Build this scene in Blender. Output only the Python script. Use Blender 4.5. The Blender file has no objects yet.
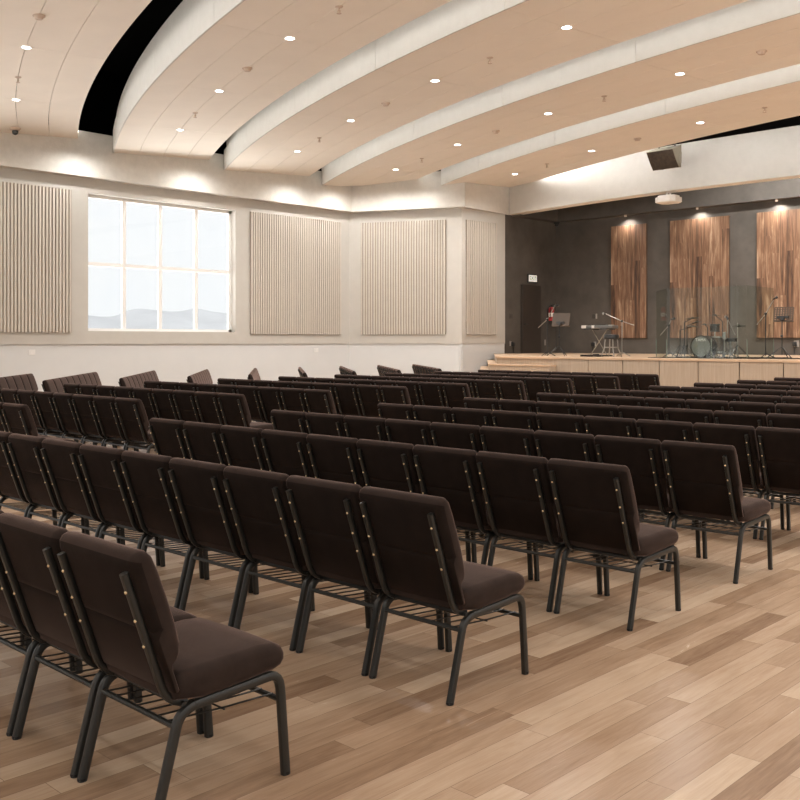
import bpy, bmesh, math, random
from mathutils import Vector, Matrix
random.seed(7)
scn = bpy.context.scene
COL = scn.collection
PI = math.pi

# ------------------------------------------------------------------ camera
# world: X runs along the chair rows, Y runs towards the stage, Z up, metres
F_PX, HORIZON, YAW, EYE = 963.1, 341.6, math.radians(44.03), 1.55
cam = bpy.data.cameras.new('camera')
cam.sensor_width = 36.0
cam.lens = F_PX / 800 * 36.0
cam.shift_y = -(400 - HORIZON) / 800
cam.clip_start, cam.clip_end = 0.05, 3000
camo = bpy.data.objects.new('camera', cam)
COL.objects.link(camo)
camo.location = (0, 0, EYE)
camo.rotation_euler = (PI / 2, 0, YAW)
scn.camera = camo

CY, SY = math.cos(YAW), math.sin(YAW)
def _ray(x, y):
    a = (x - 400) / F_PX
    return Vector((a * CY - SY, a * SY + CY, (HORIZON - y) / F_PX))
def at_y(x, y, Y):            # the point of the vertical plane Y seen in that direction
    r = _ray(x, y); return r * (Y / r.y) + Vector((0, 0, EYE))
def at_x(x, y, X):
    r = _ray(x, y); return r * (X / r.x) + Vector((0, 0, EYE))
def at_z(x, y, Z):
    r = _ray(x, y); return r * ((Z - EYE) / r.z) + Vector((0, 0, EYE))

# ------------------------------------------------------------------ materials
def mat(name, rough=0.6, metal=0.0, spec=0.5):
    m = bpy.data.materials.new(name); m.use_nodes = True
    nt = m.node_tree; b = nt.nodes['Principled BSDF']
    b.inputs['Roughness'].default_value = rough
    b.inputs['Metallic'].default_value = metal
    b.inputs['Specular IOR Level'].default_value = spec
    return m, nt, b
def N(nt, t, **kw):
    n = nt.nodes.new(t)
    for k, v in kw.items(): setattr(n, k, v)
    return n
def noise(nt, scale, detail=3, rough=0.55, vec=None):
    n = N(nt, 'ShaderNodeTexNoise'); n.inputs['Scale'].default_value = scale
    n.inputs['Detail'].default_value = detail; n.inputs['Roughness'].default_value = rough
    if vec: nt.links.new(vec, n.inputs['Vector'])
    return n
def ramp(nt, fac, stops):
    r = N(nt, 'ShaderNodeValToRGB'); e = r.color_ramp.elements
    while len(e) < len(stops): e.new(0.5)
    for i, (p, c) in enumerate(stops):
        e[i].position = p; e[i].color = (c[0], c[1], c[2], 1)
    nt.links.new(fac, r.inputs['Fac']); return r
def bump(nt, b, height, strength=0.2, dist=0.01):
    n = N(nt, 'ShaderNodeBump'); n.inputs['Strength'].default_value = strength
    n.inputs['Distance'].default_value = dist
    nt.links.new(height, n.inputs['Height']); nt.links.new(n.outputs['Normal'], b.inputs['Normal'])
def coords(nt, scale=(1, 1, 1), kind='Object'):
    tc = N(nt, 'ShaderNodeTexCoord'); mp = N(nt, 'ShaderNodeMapping')
    mp.inputs['Scale'].default_value = scale
    nt.links.new(tc.outputs[kind], mp.inputs['Vector']); return mp.outputs['Vector']
def mottled(name, c, var=0.08, scale=3, rough=0.7, bscale=60, bstr=0.1, bdist=0.004, spec=0.3, metal=0.0):
    m, nt, b = mat(name, rough, metal, spec)
    v = coords(nt)
    n = noise(nt, scale, 5, 0.6, v)
    r = ramp(nt, n.outputs['Fac'], [(0.3, [x * (1 - var) for x in c]), (0.7, [min(1, x * (1 + var)) for x in c])])
    nt.links.new(r.outputs['Color'], b.inputs['Base Color'])
    if bstr:
        n2 = noise(nt, bscale, 3, 0.6, v); bump(nt, b, n2.outputs['Fac'], bstr, bdist)
    return m
def emit(name, c, s):
    m, nt, b = mat(name, 0.5)
    b.inputs['Base Color'].default_value = (*c, 1)
    b.inputs['Emission Color'].default_value = (*c, 1)
    b.inputs['Emission Strength'].default_value = s
    return m
def M_(nt, op, a, b=None, c=None):
    n = N(nt, 'ShaderNodeMath', operation=op)
    for i, x in enumerate((a, b, c)):
        if x is None: continue
        if isinstance(x, (int, float)): n.inputs[i].default_value = x
        else: nt.links.new(x, n.inputs[i])
    return n.outputs[0]

def plank_floor():
    m, nt, b = mat('oak_planks', 0.2, 0, 0.13)
    tc = N(nt, 'ShaderNodeTexCoord'); sx = N(nt, 'ShaderNodeSeparateXYZ')
    nt.links.new(tc.outputs['Object'], sx.inputs[0])
    X, Y = sx.outputs['X'], sx.outputs['Y']
    wd, ln = 0.116, 1.15
    xr = M_(nt, 'DIVIDE', X, wd); row = M_(nt, 'FLOOR', xr); fx = M_(nt, 'FRACT', xr)
    wn = N(nt, 'ShaderNodeTexWhiteNoise', noise_dimensions='1D'); nt.links.new(row, wn.inputs['W'])
    yo = M_(nt, 'ADD', M_(nt, 'DIVIDE', Y, ln), M_(nt, 'MULTIPLY', wn.outputs['Value'], 7.3))
    idy = M_(nt, 'FLOOR', yo); fy = M_(nt, 'FRACT', yo)
    cv = N(nt, 'ShaderNodeCombineXYZ'); nt.links.new(row, cv.inputs[0]); nt.links.new(idy, cv.inputs[1])
    w2 = N(nt, 'ShaderNodeTexWhiteNoise', noise_dimensions='3D'); nt.links.new(cv.outputs[0], w2.inputs['Vector'])
    rnd = w2.outputs['Value']
    # grain, stretched along the plank and shifted per plank
    gv = N(nt, 'ShaderNodeCombineXYZ')
    nt.links.new(M_(nt, 'MULTIPLY', X, 16.0), gv.inputs[0])
    nt.links.new(M_(nt, 'ADD', M_(nt, 'MULTIPLY', Y, 1.6), M_(nt, 'MULTIPLY', rnd, 37.0)), gv.inputs[1])
    nt.links.new(M_(nt, 'MULTIPLY', rnd, 91.0), gv.inputs[2])
    g = noise(nt, 1.6, 5, 0.62, gv.outputs[0]); g.inputs['Distortion'].default_value = 0.7
    gv2 = N(nt, 'ShaderNodeVectorMath', operation='MULTIPLY'); nt.links.new(gv.outputs[0], gv2.inputs[0])
    gv2.inputs[1].default_value = (7.0, 2.2, 1.0)
    g2 = noise(nt, 2.0, 3, 0.6, gv2.outputs[0])
    big = noise(nt, 0.9, 2, 0.5, tc.outputs['Object'])
    f = M_(nt, 'ADD', M_(nt, 'MULTIPLY', rnd, 0.60), M_(nt, 'MULTIPLY', g.outputs['Fac'], 0.5))
    f = M_(nt, 'ADD', f, M_(nt, 'MULTIPLY', M_(nt, 'SUBTRACT', g2.outputs['Fac'], 0.5), 0.30))
    f = M_(nt, 'ADD', f, M_(nt, 'MULTIPLY', M_(nt, 'SUBTRACT', big.outputs['Fac'], 0.5), 0.30))
    r = ramp(nt, f, [(0.10, FLOOR_C[0]), (0.38, FLOOR_C[1]), (0.66, FLOOR_C[2]), (0.98, FLOOR_C[3])])
    # joints
    ex = M_(nt, 'MINIMUM', fx, M_(nt, 'SUBTRACT', 1.0, fx)); ey = M_(nt, 'MINIMUM', fy, M_(nt, 'SUBTRACT', 1.0, fy))
    jx = M_(nt, 'LESS_THAN', ex, 0.009); jy = M_(nt, 'LESS_THAN', ey, 0.0011)
    j = M_(nt, 'MAXIMUM', jx, jy)
    mx = N(nt, 'ShaderNodeMix', data_type='RGBA'); nt.links.new(M_(nt, 'MULTIPLY', j, 0.6), mx.inputs['Factor'])
    nt.links.new(r.outputs['Color'], mx.inputs['A']); mx.inputs['B'].default_value = (0.10, 0.065, 0.04, 1)
    nt.links.new(mx.outputs['Result'], b.inputs['Base Color'])
    h = M_(nt, 'SUBTRACT', M_(nt, 'MULTIPLY', g2.outputs['Fac'], 0.12), j)
    bump(nt, b, h, 0.10, 0.002)
    rr = M_(nt, 'ADD', 0.16, M_(nt, 'MULTIPLY', g.outputs['Fac'], 0.16)); nt.links.new(rr, b.inputs['Roughness'])
    return m

def wood(name, axis_scale, stops, rough=0.45, plank=None, plank_axis='X', seams=True, bstr=0.05, fine=0.0):
    """wood with its grain along the axis of the smallest number in axis_scale; optional boards of width plank"""
    m, nt, b = mat(name, rough, 0, 0.4)
    tc = N(nt, 'ShaderNodeTexCoord')
    mp = N(nt, 'ShaderNodeMapping'); mp.inputs['Scale'].default_value = axis_scale
    nt.links.new(tc.outputs['Object'], mp.inputs['Vector'])
    vec = mp.outputs['Vector']; rnd = None
    if plank:
        sx = N(nt, 'ShaderNodeSeparateXYZ'); nt.links.new(tc.outputs['Object'], sx.inputs[0])
        q = M_(nt, 'DIVIDE', sx.outputs[plank_axis], plank); row = M_(nt, 'FLOOR', q); fx = M_(nt, 'FRACT', q)
        w0 = N(nt, 'ShaderNodeTexWhiteNoise', noise_dimensions='1D'); nt.links.new(row, w0.inputs['W'])
        z = M_(nt, 'ADD', M_(nt, 'DIVIDE', sx.outputs['Z'], 2.6), M_(nt, 'MULTIPLY', w0.outputs['Value'], 5.7))
        cz = N(nt, 'ShaderNodeCombineXYZ'); nt.links.new(row, cz.inputs[0]); nt.links.new(M_(nt, 'FLOOR', z), cz.inputs[1])
        wn = N(nt, 'ShaderNodeTexWhiteNoise', noise_dimensions='3D'); nt.links.new(cz.outputs[0], wn.inputs['Vector'])
        rnd = wn.outputs['Value']
        ad = N(nt, 'ShaderNodeVectorMath', operation='ADD'); nt.links.new(vec, ad.inputs[0])
        cc = N(nt, 'ShaderNodeCombineXYZ'); nt.links.new(M_(nt, 'MULTIPLY', rnd, 31.0), cc.inputs[1]); nt.links.new(M_(nt, 'MULTIPLY', rnd, 17.0), cc.inputs[0])
        nt.links.new(cc.outputs[0], ad.inputs[1]); vec = ad.outputs[0]
    g = noise(nt, 1.0, 6, 0.62, vec); g.inputs['Distortion'].default_value = 1.1
    f = g.outputs['Fac']
    if fine:
        g.inputs['Distortion'].default_value = 2.0
        v2 = N(nt, 'ShaderNodeVectorMath', operation='MULTIPLY'); nt.links.new(vec, v2.inputs[0]); v2.inputs[1].default_value = (4.5, 4.5, 2.4)
        g2 = noise(nt, 1.0, 4, 0.65, v2.outputs[0]); g2.inputs['Distortion'].default_value = 0.6
        f = M_(nt, 'ADD', f, M_(nt, 'MULTIPLY', M_(nt, 'SUBTRACT', g2.outputs['Fac'], 0.5), fine))
    if rnd is not None: f = M_(nt, 'ADD', M_(nt, 'MULTIPLY', f, 1.0), M_(nt, 'MULTIPLY', M_(nt, 'SUBTRACT', rnd, 0.5), 0.16))
    r = ramp(nt, f, stops)
    out = r.outputs['Color']
    if plank and seams:
        e = M_(nt, 'MINIMUM', fx, M_(nt, 'SUBTRACT', 1.0, fx)); j = M_(nt, 'LESS_THAN', e, 0.012)
        mx = N(nt, 'ShaderNodeMix', data_type='RGBA'); nt.links.new(M_(nt, 'MULTIPLY', j, 0.6), mx.inputs['Factor'])
        nt.links.new(out, mx.inputs['A']); mx.inputs['B'].default_value = (0.05, 0.025, 0.012, 1); out = mx.outputs['Result']
    nt.links.new(out, b.inputs['Base Color'])
    bump(nt, b, g.outputs['Fac'], bstr, 0.01)
    return m

def fabric(name, c, sheen, srough):
    m, nt, b = mat(name, 0.95, 0, 0.05)
    v = coords(nt)
    n = noise(nt, 9, 4, 0.6, v)
    r = ramp(nt, n.outputs['Fac'], [(0.3, [x * 0.82 for x in c]), (0.7, [x * 1.18 for x in c])])
    nt.links.new(r.outputs['Color'], b.inputs['Base Color'])
    n2 = noise(nt, 420, 2, 0.7, v); bump(nt, b, n2.outputs['Fac'], 0.25, 0.002)
    b.inputs['Sheen Weight'].default_value = sheen; b.inputs['Sheen Roughness'].default_value = srough
    b.inputs['Sheen Tint'].default_value = (0.55, 0.38, 0.32, 1)
    return m

FLOOR_C = [(0.165, 0.098, 0.060), (0.290, 0.190, 0.122), (0.395, 0.280, 0.192), (0.52, 0.40, 0.29)]
MT = {}
MT['floor'] = plank_floor()
MT['wall'] = mottled('cream_stucco_paint', (0.54, 0.515, 0.47), 0.03, 2.5, 0.8, 45, 0.25, 0.006)
MT['bulk'] = mottled('cream_bulkhead_stucco', (0.60, 0.57, 0.52), 0.05, 6, 0.85, 22, 0.4, 0.012)
MT['wall_low'] = mottled('pale_matt_paint', (0.65, 0.655, 0.65), 0.015, 2.0, 0.7, 80, 0.06, 0.003)
MT['ceil'] = mottled('beige_ceiling_panel', (0.85, 0.785, 0.705), 0.02, 1.5, 0.75, 90, 0.10, 0.003)
MT['fascia'] = mottled('ivory_stucco', (0.61, 0.59, 0.55), 0.03, 5, 0.8, 28, 0.30, 0.008)
MT['slat'] = mottled('beige_lacquered_slat', (0.58, 0.53, 0.465), 0.03, 6, 0.6, 60, 0.04, 0.002)
MT['groove_shade'] = mottled('tan_backing_groove_shade', (0.30, 0.25, 0.20), 0.05, 6, 0.9, 200, 0.1, 0.002)  # backing darkened in colour to stand in for shade in the slat grooves
MT['void'] = mottled('black_painted_void', (0.0015, 0.0013, 0.0012), 0.2, 2, 0.95, 20, 0, 0, 0.05)
MT['dark'] = mottled('charcoal_plaster', (0.098, 0.086, 0.074), 0.20, 1.3, 0.75, 14, 0.25, 0.01)
MT['door'] = mottled('dark_brown_door_paint', (0.050, 0.040, 0.033), 0.05, 3, 0.5, 60, 0.04, 0.002)
MT['white'] = mottled('white_frame_paint', (0.88, 0.87, 0.85), 0.02, 4, 0.45, 60, 0.02, 0.001)
MT['walnut'] = wood('walnut_boards', (5.5, 5.5, 0.42), [(0.27, (0.050, 0.025, 0.014)), (0.42, (0.140, 0.072, 0.040)), (0.57, (0.220, 0.120, 0.068)), (0.72, (0.42, 0.28, 0.18))], 0.5, 0.218, 'X', fine=0.5)
MT['oak_v'] = wood('pale_oak_veneer', (26, 26, 1.1), [(0.2, (0.33, 0.25, 0.18)), (0.5, (0.395, 0.31, 0.23)), (0.8, (0.455, 0.365, 0.28))], 0.5, bstr=0.02)
MT['oak_h'] = wood('pale_oak_deck', (1.0, 14, 14), [(0.2, (0.44, 0.30, 0.19)), (0.5, (0.53, 0.37, 0.245)), (0.8, (0.61, 0.445, 0.31))], 0.35, bstr=0.02)
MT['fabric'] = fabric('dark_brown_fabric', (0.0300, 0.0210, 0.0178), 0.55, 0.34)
MT['fabric_rear_shade'] = fabric('dark_brown_fabric_rear_shade', (0.0165, 0.0116, 0.0096), 0.25, 0.28)  # backrest rear: shade put into the colour, darker than the seat fabric
MT['steel'] = mottled('charcoal_powder_coat', (0.0155, 0.0155, 0.0140), 0.08, 30, 0.33, 300, 0.05, 0.001, 0.5)
MT['glide'] = mottled('black_rubber', (0.012, 0.012, 0.012), 0.1, 20, 0.6, 100, 0, 0, 0.3)
MT['brass'] = mottled('brass_screw', (0.78, 0.60, 0.36), 0.05, 40, 0.3, 100, 0, 0, 0.5, 0.9)
MT['black'] = mottled('black_metal', (0.016, 0.016, 0.016), 0.1, 20, 0.4, 100, 0, 0, 0.5)
MT['chrome'] = mottled('brushed_chrome', (0.38, 0.365, 0.34), 0.05, 30, 0.28, 100, 0, 0, 0.5, 0.9)
MT['cymbal'] = mottled('dark_bronze', (0.055, 0.047, 0.035), 0.1, 30, 0.5, 100, 0, 0, 0.3, 0.3)
MT['drumhead'] = mottled('smoky_drumhead', (0.165, 0.165, 0.15), 0.06, 5, 0.45, 60, 0, 0, 0.4)
MT['drumshell'] = mottled('dark_lacquer_shell', (0.035, 0.028, 0.022), 0.15, 8, 0.25, 60, 0, 0, 0.5)
MT['brownshell'] = mottled('brown_shell', (0.10, 0.068, 0.045), 0.15, 8, 0.35, 60, 0, 0, 0.5)
MT['red'] = mottled('red_enamel', (0.42, 0.030, 0.035), 0.06, 8, 0.3, 60, 0, 0, 0.5)
MT['desk'] = mottled('brown_music_desk', (0.072, 0.050, 0.035), 0.08, 8, 0.5, 60, 0, 0, 0.4)
MT['grille'] = mottled('dark_speaker_grille', (0.055, 0.041, 0.030), 0.25, 12, 0.7, 260, 0.35, 0.004, 0.3)
MT['spkbody'] = mottled('grey_speaker_cabinet', (0.27, 0.24, 0.19), 0.06, 8, 0.55, 60, 0, 0, 0.4)
MT['projwhite'] = mottled('white_plastic', (0.84, 0.82, 0.79), 0.02, 8, 0.4, 60, 0, 0, 0.4)
MT['fix'] = mottled('tan_plastic', (0.55, 0.43, 0.34), 0.05, 20, 0.5, 60, 0, 0, 0.4)
MT['plate'] = mottled('white_switch_plate', (0.76, 0.75, 0.73), 0.02, 20, 0.4, 60, 0, 0, 0.4)
MT['darkplate'] = mottled('grey_switch_plate', (0.055, 0.047, 0.040), 0.05, 20, 0.4, 60, 0, 0, 0.4)
MT['kbody'] = mottled('grey_keyboard_body', (0.13, 0.125, 0.115), 0.05, 20, 0.4, 60, 0, 0, 0.4)
MT['gplate'] = mottled('pale_grey_plate', (0.34, 0.31, 0.28), 0.05, 20, 0.4, 60, 0, 0, 0.4)
MT['rug'] = mottled('black_rug', (0.022, 0.020, 0.019), 0.2, 20, 0.95, 200, 0.3, 0.004, 0.1)
MT['keys'] = mottled('ivory_keys', (0.58, 0.55, 0.50), 0.02, 20, 0.35, 60, 0, 0, 0.4)
MT['lamp'] = emit('lamp_diffuser', (1.0, 0.97, 0.92), 14.0)
MT['led'] = emit('led_strip', (1.0, 0.955, 0.885), 12.0)
MT['led_wide'] = emit('led_strip_wide_gap', (1.0, 0.96, 0.90), 15.0)
MT['led_beam'] = emit('led_strip_by_the_beam', (1.0, 0.965, 0.925), 55.0)
MT['sign'] = emit('lit_sign_face', (0.95, 0.93, 0.84), 0.45)
MT['signink'] = emit('sign_green', (0.10, 0.26, 0.13), 0.15)
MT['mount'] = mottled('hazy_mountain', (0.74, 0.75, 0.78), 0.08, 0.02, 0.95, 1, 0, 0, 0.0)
MT['snowfield'] = mottled('pale_outdoor_ground', (0.50, 0.50, 0.50), 0.05, 0.02, 0.95, 1, 0, 0, 0.0)
def glass(name, tint, rough=0.0, mixf=0.94):
    m = bpy.data.materials.new(name); m.use_nodes = True; nt = m.node_tree
    nt.nodes.remove(nt.nodes['Principled BSDF']); out = nt.nodes['Material Output']
    t = N(nt, 'ShaderNodeBsdfTransparent'); t.inputs[0].default_value = (*tint, 1)
    g = N(nt, 'ShaderNodeBsdfGlossy'); g.inputs['Roughness'].default_value = 0.02
    fr = N(nt, 'ShaderNodeLayerWeight'); fr.inputs['Blend'].default_value = 0.5
    fac = M_(nt, 'ADD', 0.02, M_(nt, 'MULTIPLY', M_(nt, 'POWER', fr.outputs['Facing'], 5.0), 0.2))
    mx = N(nt, 'ShaderNodeMixShader'); nt.links.new(fac, mx.inputs[0])
    nt.links.new(t.outputs[0], mx.inputs[1]); nt.links.new(g.outputs[0], mx.inputs[2])
    nt.links.new(mx.outputs[0], out.inputs['Surface']); return m
MT['pane'] = glass('window_glass', (0.97, 0.98, 0.98))
MT['shield'] = glass('green_tinted_glass', (0.90, 0.93, 0.905))
MT['shieldedge'] = mottled('green_glass_edge', (0.15, 0.19, 0.16), 0.05, 20, 0.2, 60, 0, 0, 0.5)

# ------------------------------------------------------------------ mesh helpers
def new_bm(): return bmesh.new()
def link(name, bm, m, parent=None, smooth=False, loc=None, rot=None, sharp=None):
    me = bpy.data.meshes.new(name)
    bmesh.ops.recalc_face_normals(bm, faces=bm.faces[:])
    bm.to_mesh(me); bm.free()
    for x in (m if isinstance(m, (list, tuple)) else [m]): me.materials.append(x)
    if smooth:
        for p in me.polygons: p.use_smooth = True
        me.set_sharp_from_angle(angle=math.radians(sharp or 40))
    o = bpy.data.objects.new(name, me); COL.objects.link(o)
    if parent is not None: o.parent = parent
    if loc is not None: o.location = loc
    if rot is not None: o.rotation_euler = rot
    return o
def thing(name, label, cat, loc=(0, 0, 0), rz=0.0, group=None):
    o = bpy.data.objects.new(name, None); COL.objects.link(o)
    o.empty_display_size = 0.1
    o.location = loc; o.rotation_euler = (0, 0, rz)
    o['label'] = label; o['category'] = cat
    if group: o['group'] = group
    return o
def tag(o, label, cat, group=None):
    o['label'] = label; o['category'] = cat
    if group: o['group'] = group
    return o
def struct(o, label=None):
    o['kind'] = 'structure'
    if label: o['label'] = label
    return o
def box(bm, x0, x1, y0, y1, z0, z1, mi=0, M=None):
    vs = [bm.verts.new((x, y, z)) for x in (x0, x1) for y in (y0, y1) for z in (z0, z1)]
    if M is not None:
        for v in vs: v.co = M @ v.co
    for q in ((0, 1, 3, 2), (4, 6, 7, 5), (0, 4, 5, 1), (2, 3, 7, 6), (0, 2, 6, 4), (1, 5, 7, 3)):
        f = bm.faces.new([vs[i] for i in q]); f.material_index = mi
    return vs
def bevel_all(bm, w, seg=2):
    bmesh.ops.bevel(bm, geom=bm.edges[:], offset=w, segments=seg, affect='EDGES', profile=0.5)
def tube(bm, pts, r, n=8, mi=0, cap=True):
    """round tube along a polyline of Vectors; r a number or one per point"""
    pts = [Vector(p) for p in pts]; rings = []
    up = None
    for i, p in enumerate(pts):
        t = ((pts[min(i + 1, len(pts) - 1)] - pts[max(i - 1, 0)])).normalized()
        if up is None:
            a = Vector((0, 0, 1)) if abs(t.z) < 0.9 else Vector((1, 0, 0))
            up = (a - t * a.dot(t)).normalized()
        else:
            up = (up - t * up.dot(t)).normalized()
        s = t.cross(up); rr = r[i] if isinstance(r, (list, tuple)) else r
        rings.append([bm.verts.new(p + (up * math.cos(2 * PI * k / n) + s * math.sin(2 * PI * k / n)) * rr) for k in range(n)])
    for a, b in zip(rings, rings[1:]):
        for k in range(n):
            f = bm.faces.new((a[k], a[(k + 1) % n], b[(k + 1) % n], b[k])); f.material_index = mi
    if cap:
        for rg, rev in ((rings[0], True), (rings[-1], False)):
            f = bm.faces.new(rg[::-1] if rev else rg); f.material_index = mi
def sweep_yz(bm, pts, x, wx, wn, n=10, mi=0):
    """rounded bar swept along (y, z) points in the plane x; wx, wn half widths across x and in the plane"""
    sec = []
    for k in range(n):
        a = 2 * PI * (k + 0.5) / n; c, s = math.cos(a), math.sin(a)
        q = 0.62
        sec.append((math.copysign(abs(c) ** q, c) * wx, math.copysign(abs(s) ** q, s) * wn))
    rings = []
    P = [Vector((0, y, z)) for y, z in pts]
    for i, p in enumerate(P):
        t = (P[min(i + 1, len(P) - 1)] - P[max(i - 1, 0)]).normalized()
        nn = Vector((0, -t.z, t.y))
        rings.append([bm.verts.new(Vector((x, 0, 0)) + p + Vector((a, 0, 0)) + nn * b) for a, b in sec])
    for a, b in zip(rings, rings[1:]):
        for k in range(n):
            f = bm.faces.new((a[k], a[(k + 1) % n], b[(k + 1) % n], b[k])); f.material_index = mi
    for rg in (rings[0][::-1], rings[-1]):
        f = bm.faces.new(rg); f.material_index = mi
def arc_pts(p0, p1, p2, n=5):
    """quadratic curve from p0 to p2 that bends at p1"""
    out = []
    for i in range(n + 1):
        t = i / n
        out.append(tuple((1 - t) ** 2 * a + 2 * t * (1 - t) * b + t * t * c for a, b, c in zip(p0, p1, p2)))
    return out
def lathe(bm, prof, n=24, M=None, mi=0, closed=False):
    """prof: (radius, height) pairs, turned round Z"""
    rings = []
    for r, z in prof:
        if r < 1e-6: rings.append([bm.verts.new((0, 0, z))])
        else: rings.append([bm.verts.new((r * math.cos(2 * PI * k / n), r * math.sin(2 * PI * k / n), z)) for k in range(n)])
    if M is not None:
        for rg in rings:
            for v in rg: v.co = M @ v.co
    for a, b in zip(rings, rings[1:]):
        if len(a) == 1 and len(b) == 1: continue
        for k in range(n):
            if len(a) == 1: vs = (a[0], b[(k + 1) % n], b[k])
            elif len(b) == 1: vs = (a[k], a[(k + 1) % n], b[0])
            else: vs = (a[k], a[(k + 1) % n], b[(k + 1) % n], b[k])
            f = bm.faces.new(vs); f.material_index = mi
def prism(bm, poly, z0, z1, mi=0):
    a = [bm.verts.new((x, y, z0)) for x, y in poly]; b = [bm.verts.new((x, y, z1)) for x, y in poly]
    n = len(poly)
    bm.faces.new(a[::-1]).material_index = mi; bm.faces.new(b).material_index = mi
    for i in range(n):
        bm.faces.new((a[i], a[(i + 1) % n], b[(i + 1) % n], b[i])).material_index = mi
def pillow(bm, prof, hw, r, mat_of=None, nx=5, crown=0.0, lim=None):
    """closed (y, z) outline carried across x from -hw to hw with rounded ends of radius r"""
    n = len(prof); P = [Vector(p) for p in prof]
    area = sum(P[i].x * P[(i + 1) % n].y - P[(i + 1) % n].x * P[i].y for i in range(n))
    sg = 1 if area > 0 else -1
    nor = []
    for i in range(n):
        t = (P[(i + 1) % n] - P[i - 1]).normalized(); nor.append(Vector((t.y, -t.x)) * sg)
    secs = []
    for k in range(5):
        a = (PI / 2) * k / 4; secs.append((-hw + r * (1 - math.sin(a)), r * (1 - math.cos(a))))
    secs = secs[::-1]
    secs = sorted({(round(-hw + r * (1 - math.cos(PI / 2 * k / 4)), 6), round(r * (1 - math.sin(PI / 2 * k / 4)), 6)) for k in range(5)})
    mid = [(-hw + r + (2 * hw - 2 * r) * i / nx, 0.0) for i in range(1, nx)]
    allsec = secs + mid + [(-x, d) for x, d in secs[::-1]]
    rings = []
    for x, d in allsec:
        c = crown * (1 - (x / hw) ** 2)
        dl = [d * (lim[i] / r if lim else 1.0) - c for i in range(n)]
        rings.append([bm.verts.new((x, p.x - nn.x * e, p.y - nn.y * e)) for p, nn, e in zip(P, nor, dl)])
    for a, b in zip(rings, rings[1:]):
        for i in range(n):
            f = bm.faces.new((a[i], a[(i + 1) % n], b[(i + 1) % n], b[i]))
            if mat_of: f.material_index = mat_of(i)
    bm.faces.new(rings[0][::-1]); bm.faces.new(rings[-1])

# ------------------------------------------------------------------ chair
PITCH = 0.5228
LEAN = Vector((-0.326, 0.945)); FWD = Vector((0.945, 0.326)); BACK0 = Vector((0.118, 0.405))
def back_profile():
    raw = [(0.0, 0.01), (0.0, 0.205), (0.0, 0.224), (0.0028, 0.228), (0.0, 0.232), (0.0, 0.25), (0.0, 0.46), (0.006, 0.482), (0.022, 0.496), (0.045, 0.498),
           (0.066, 0.488), (0.080, 0.464), (0.086, 0.41), (0.088, 0.32), (0.087, 0.22), (0.082, 0.150), (0.068, 0.118), (0.046, 0.106), (0.030, 0.100), (0.026, 0.08), (0.026, 0.01), (0.013, 0.002)]
    return [tuple(BACK0 + FWD * t + LEAN * s) for t, s in raw]
def seat_profile():
    return [(0.130, 0.386), (0.24, 0.366), (0.40, 0.376), (0.48, 0.384), (0.53, 0.386), (0.562, 0.396), (0.580, 0.418), (0.580, 0.443), (0.566, 0.466),
            (0.534, 0.480), (0.47, 0.485), (0.36, 0.482), (0.24, 0.478), (0.15, 0.474), (0.126, 0.462), (0.122, 0.43)]
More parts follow.
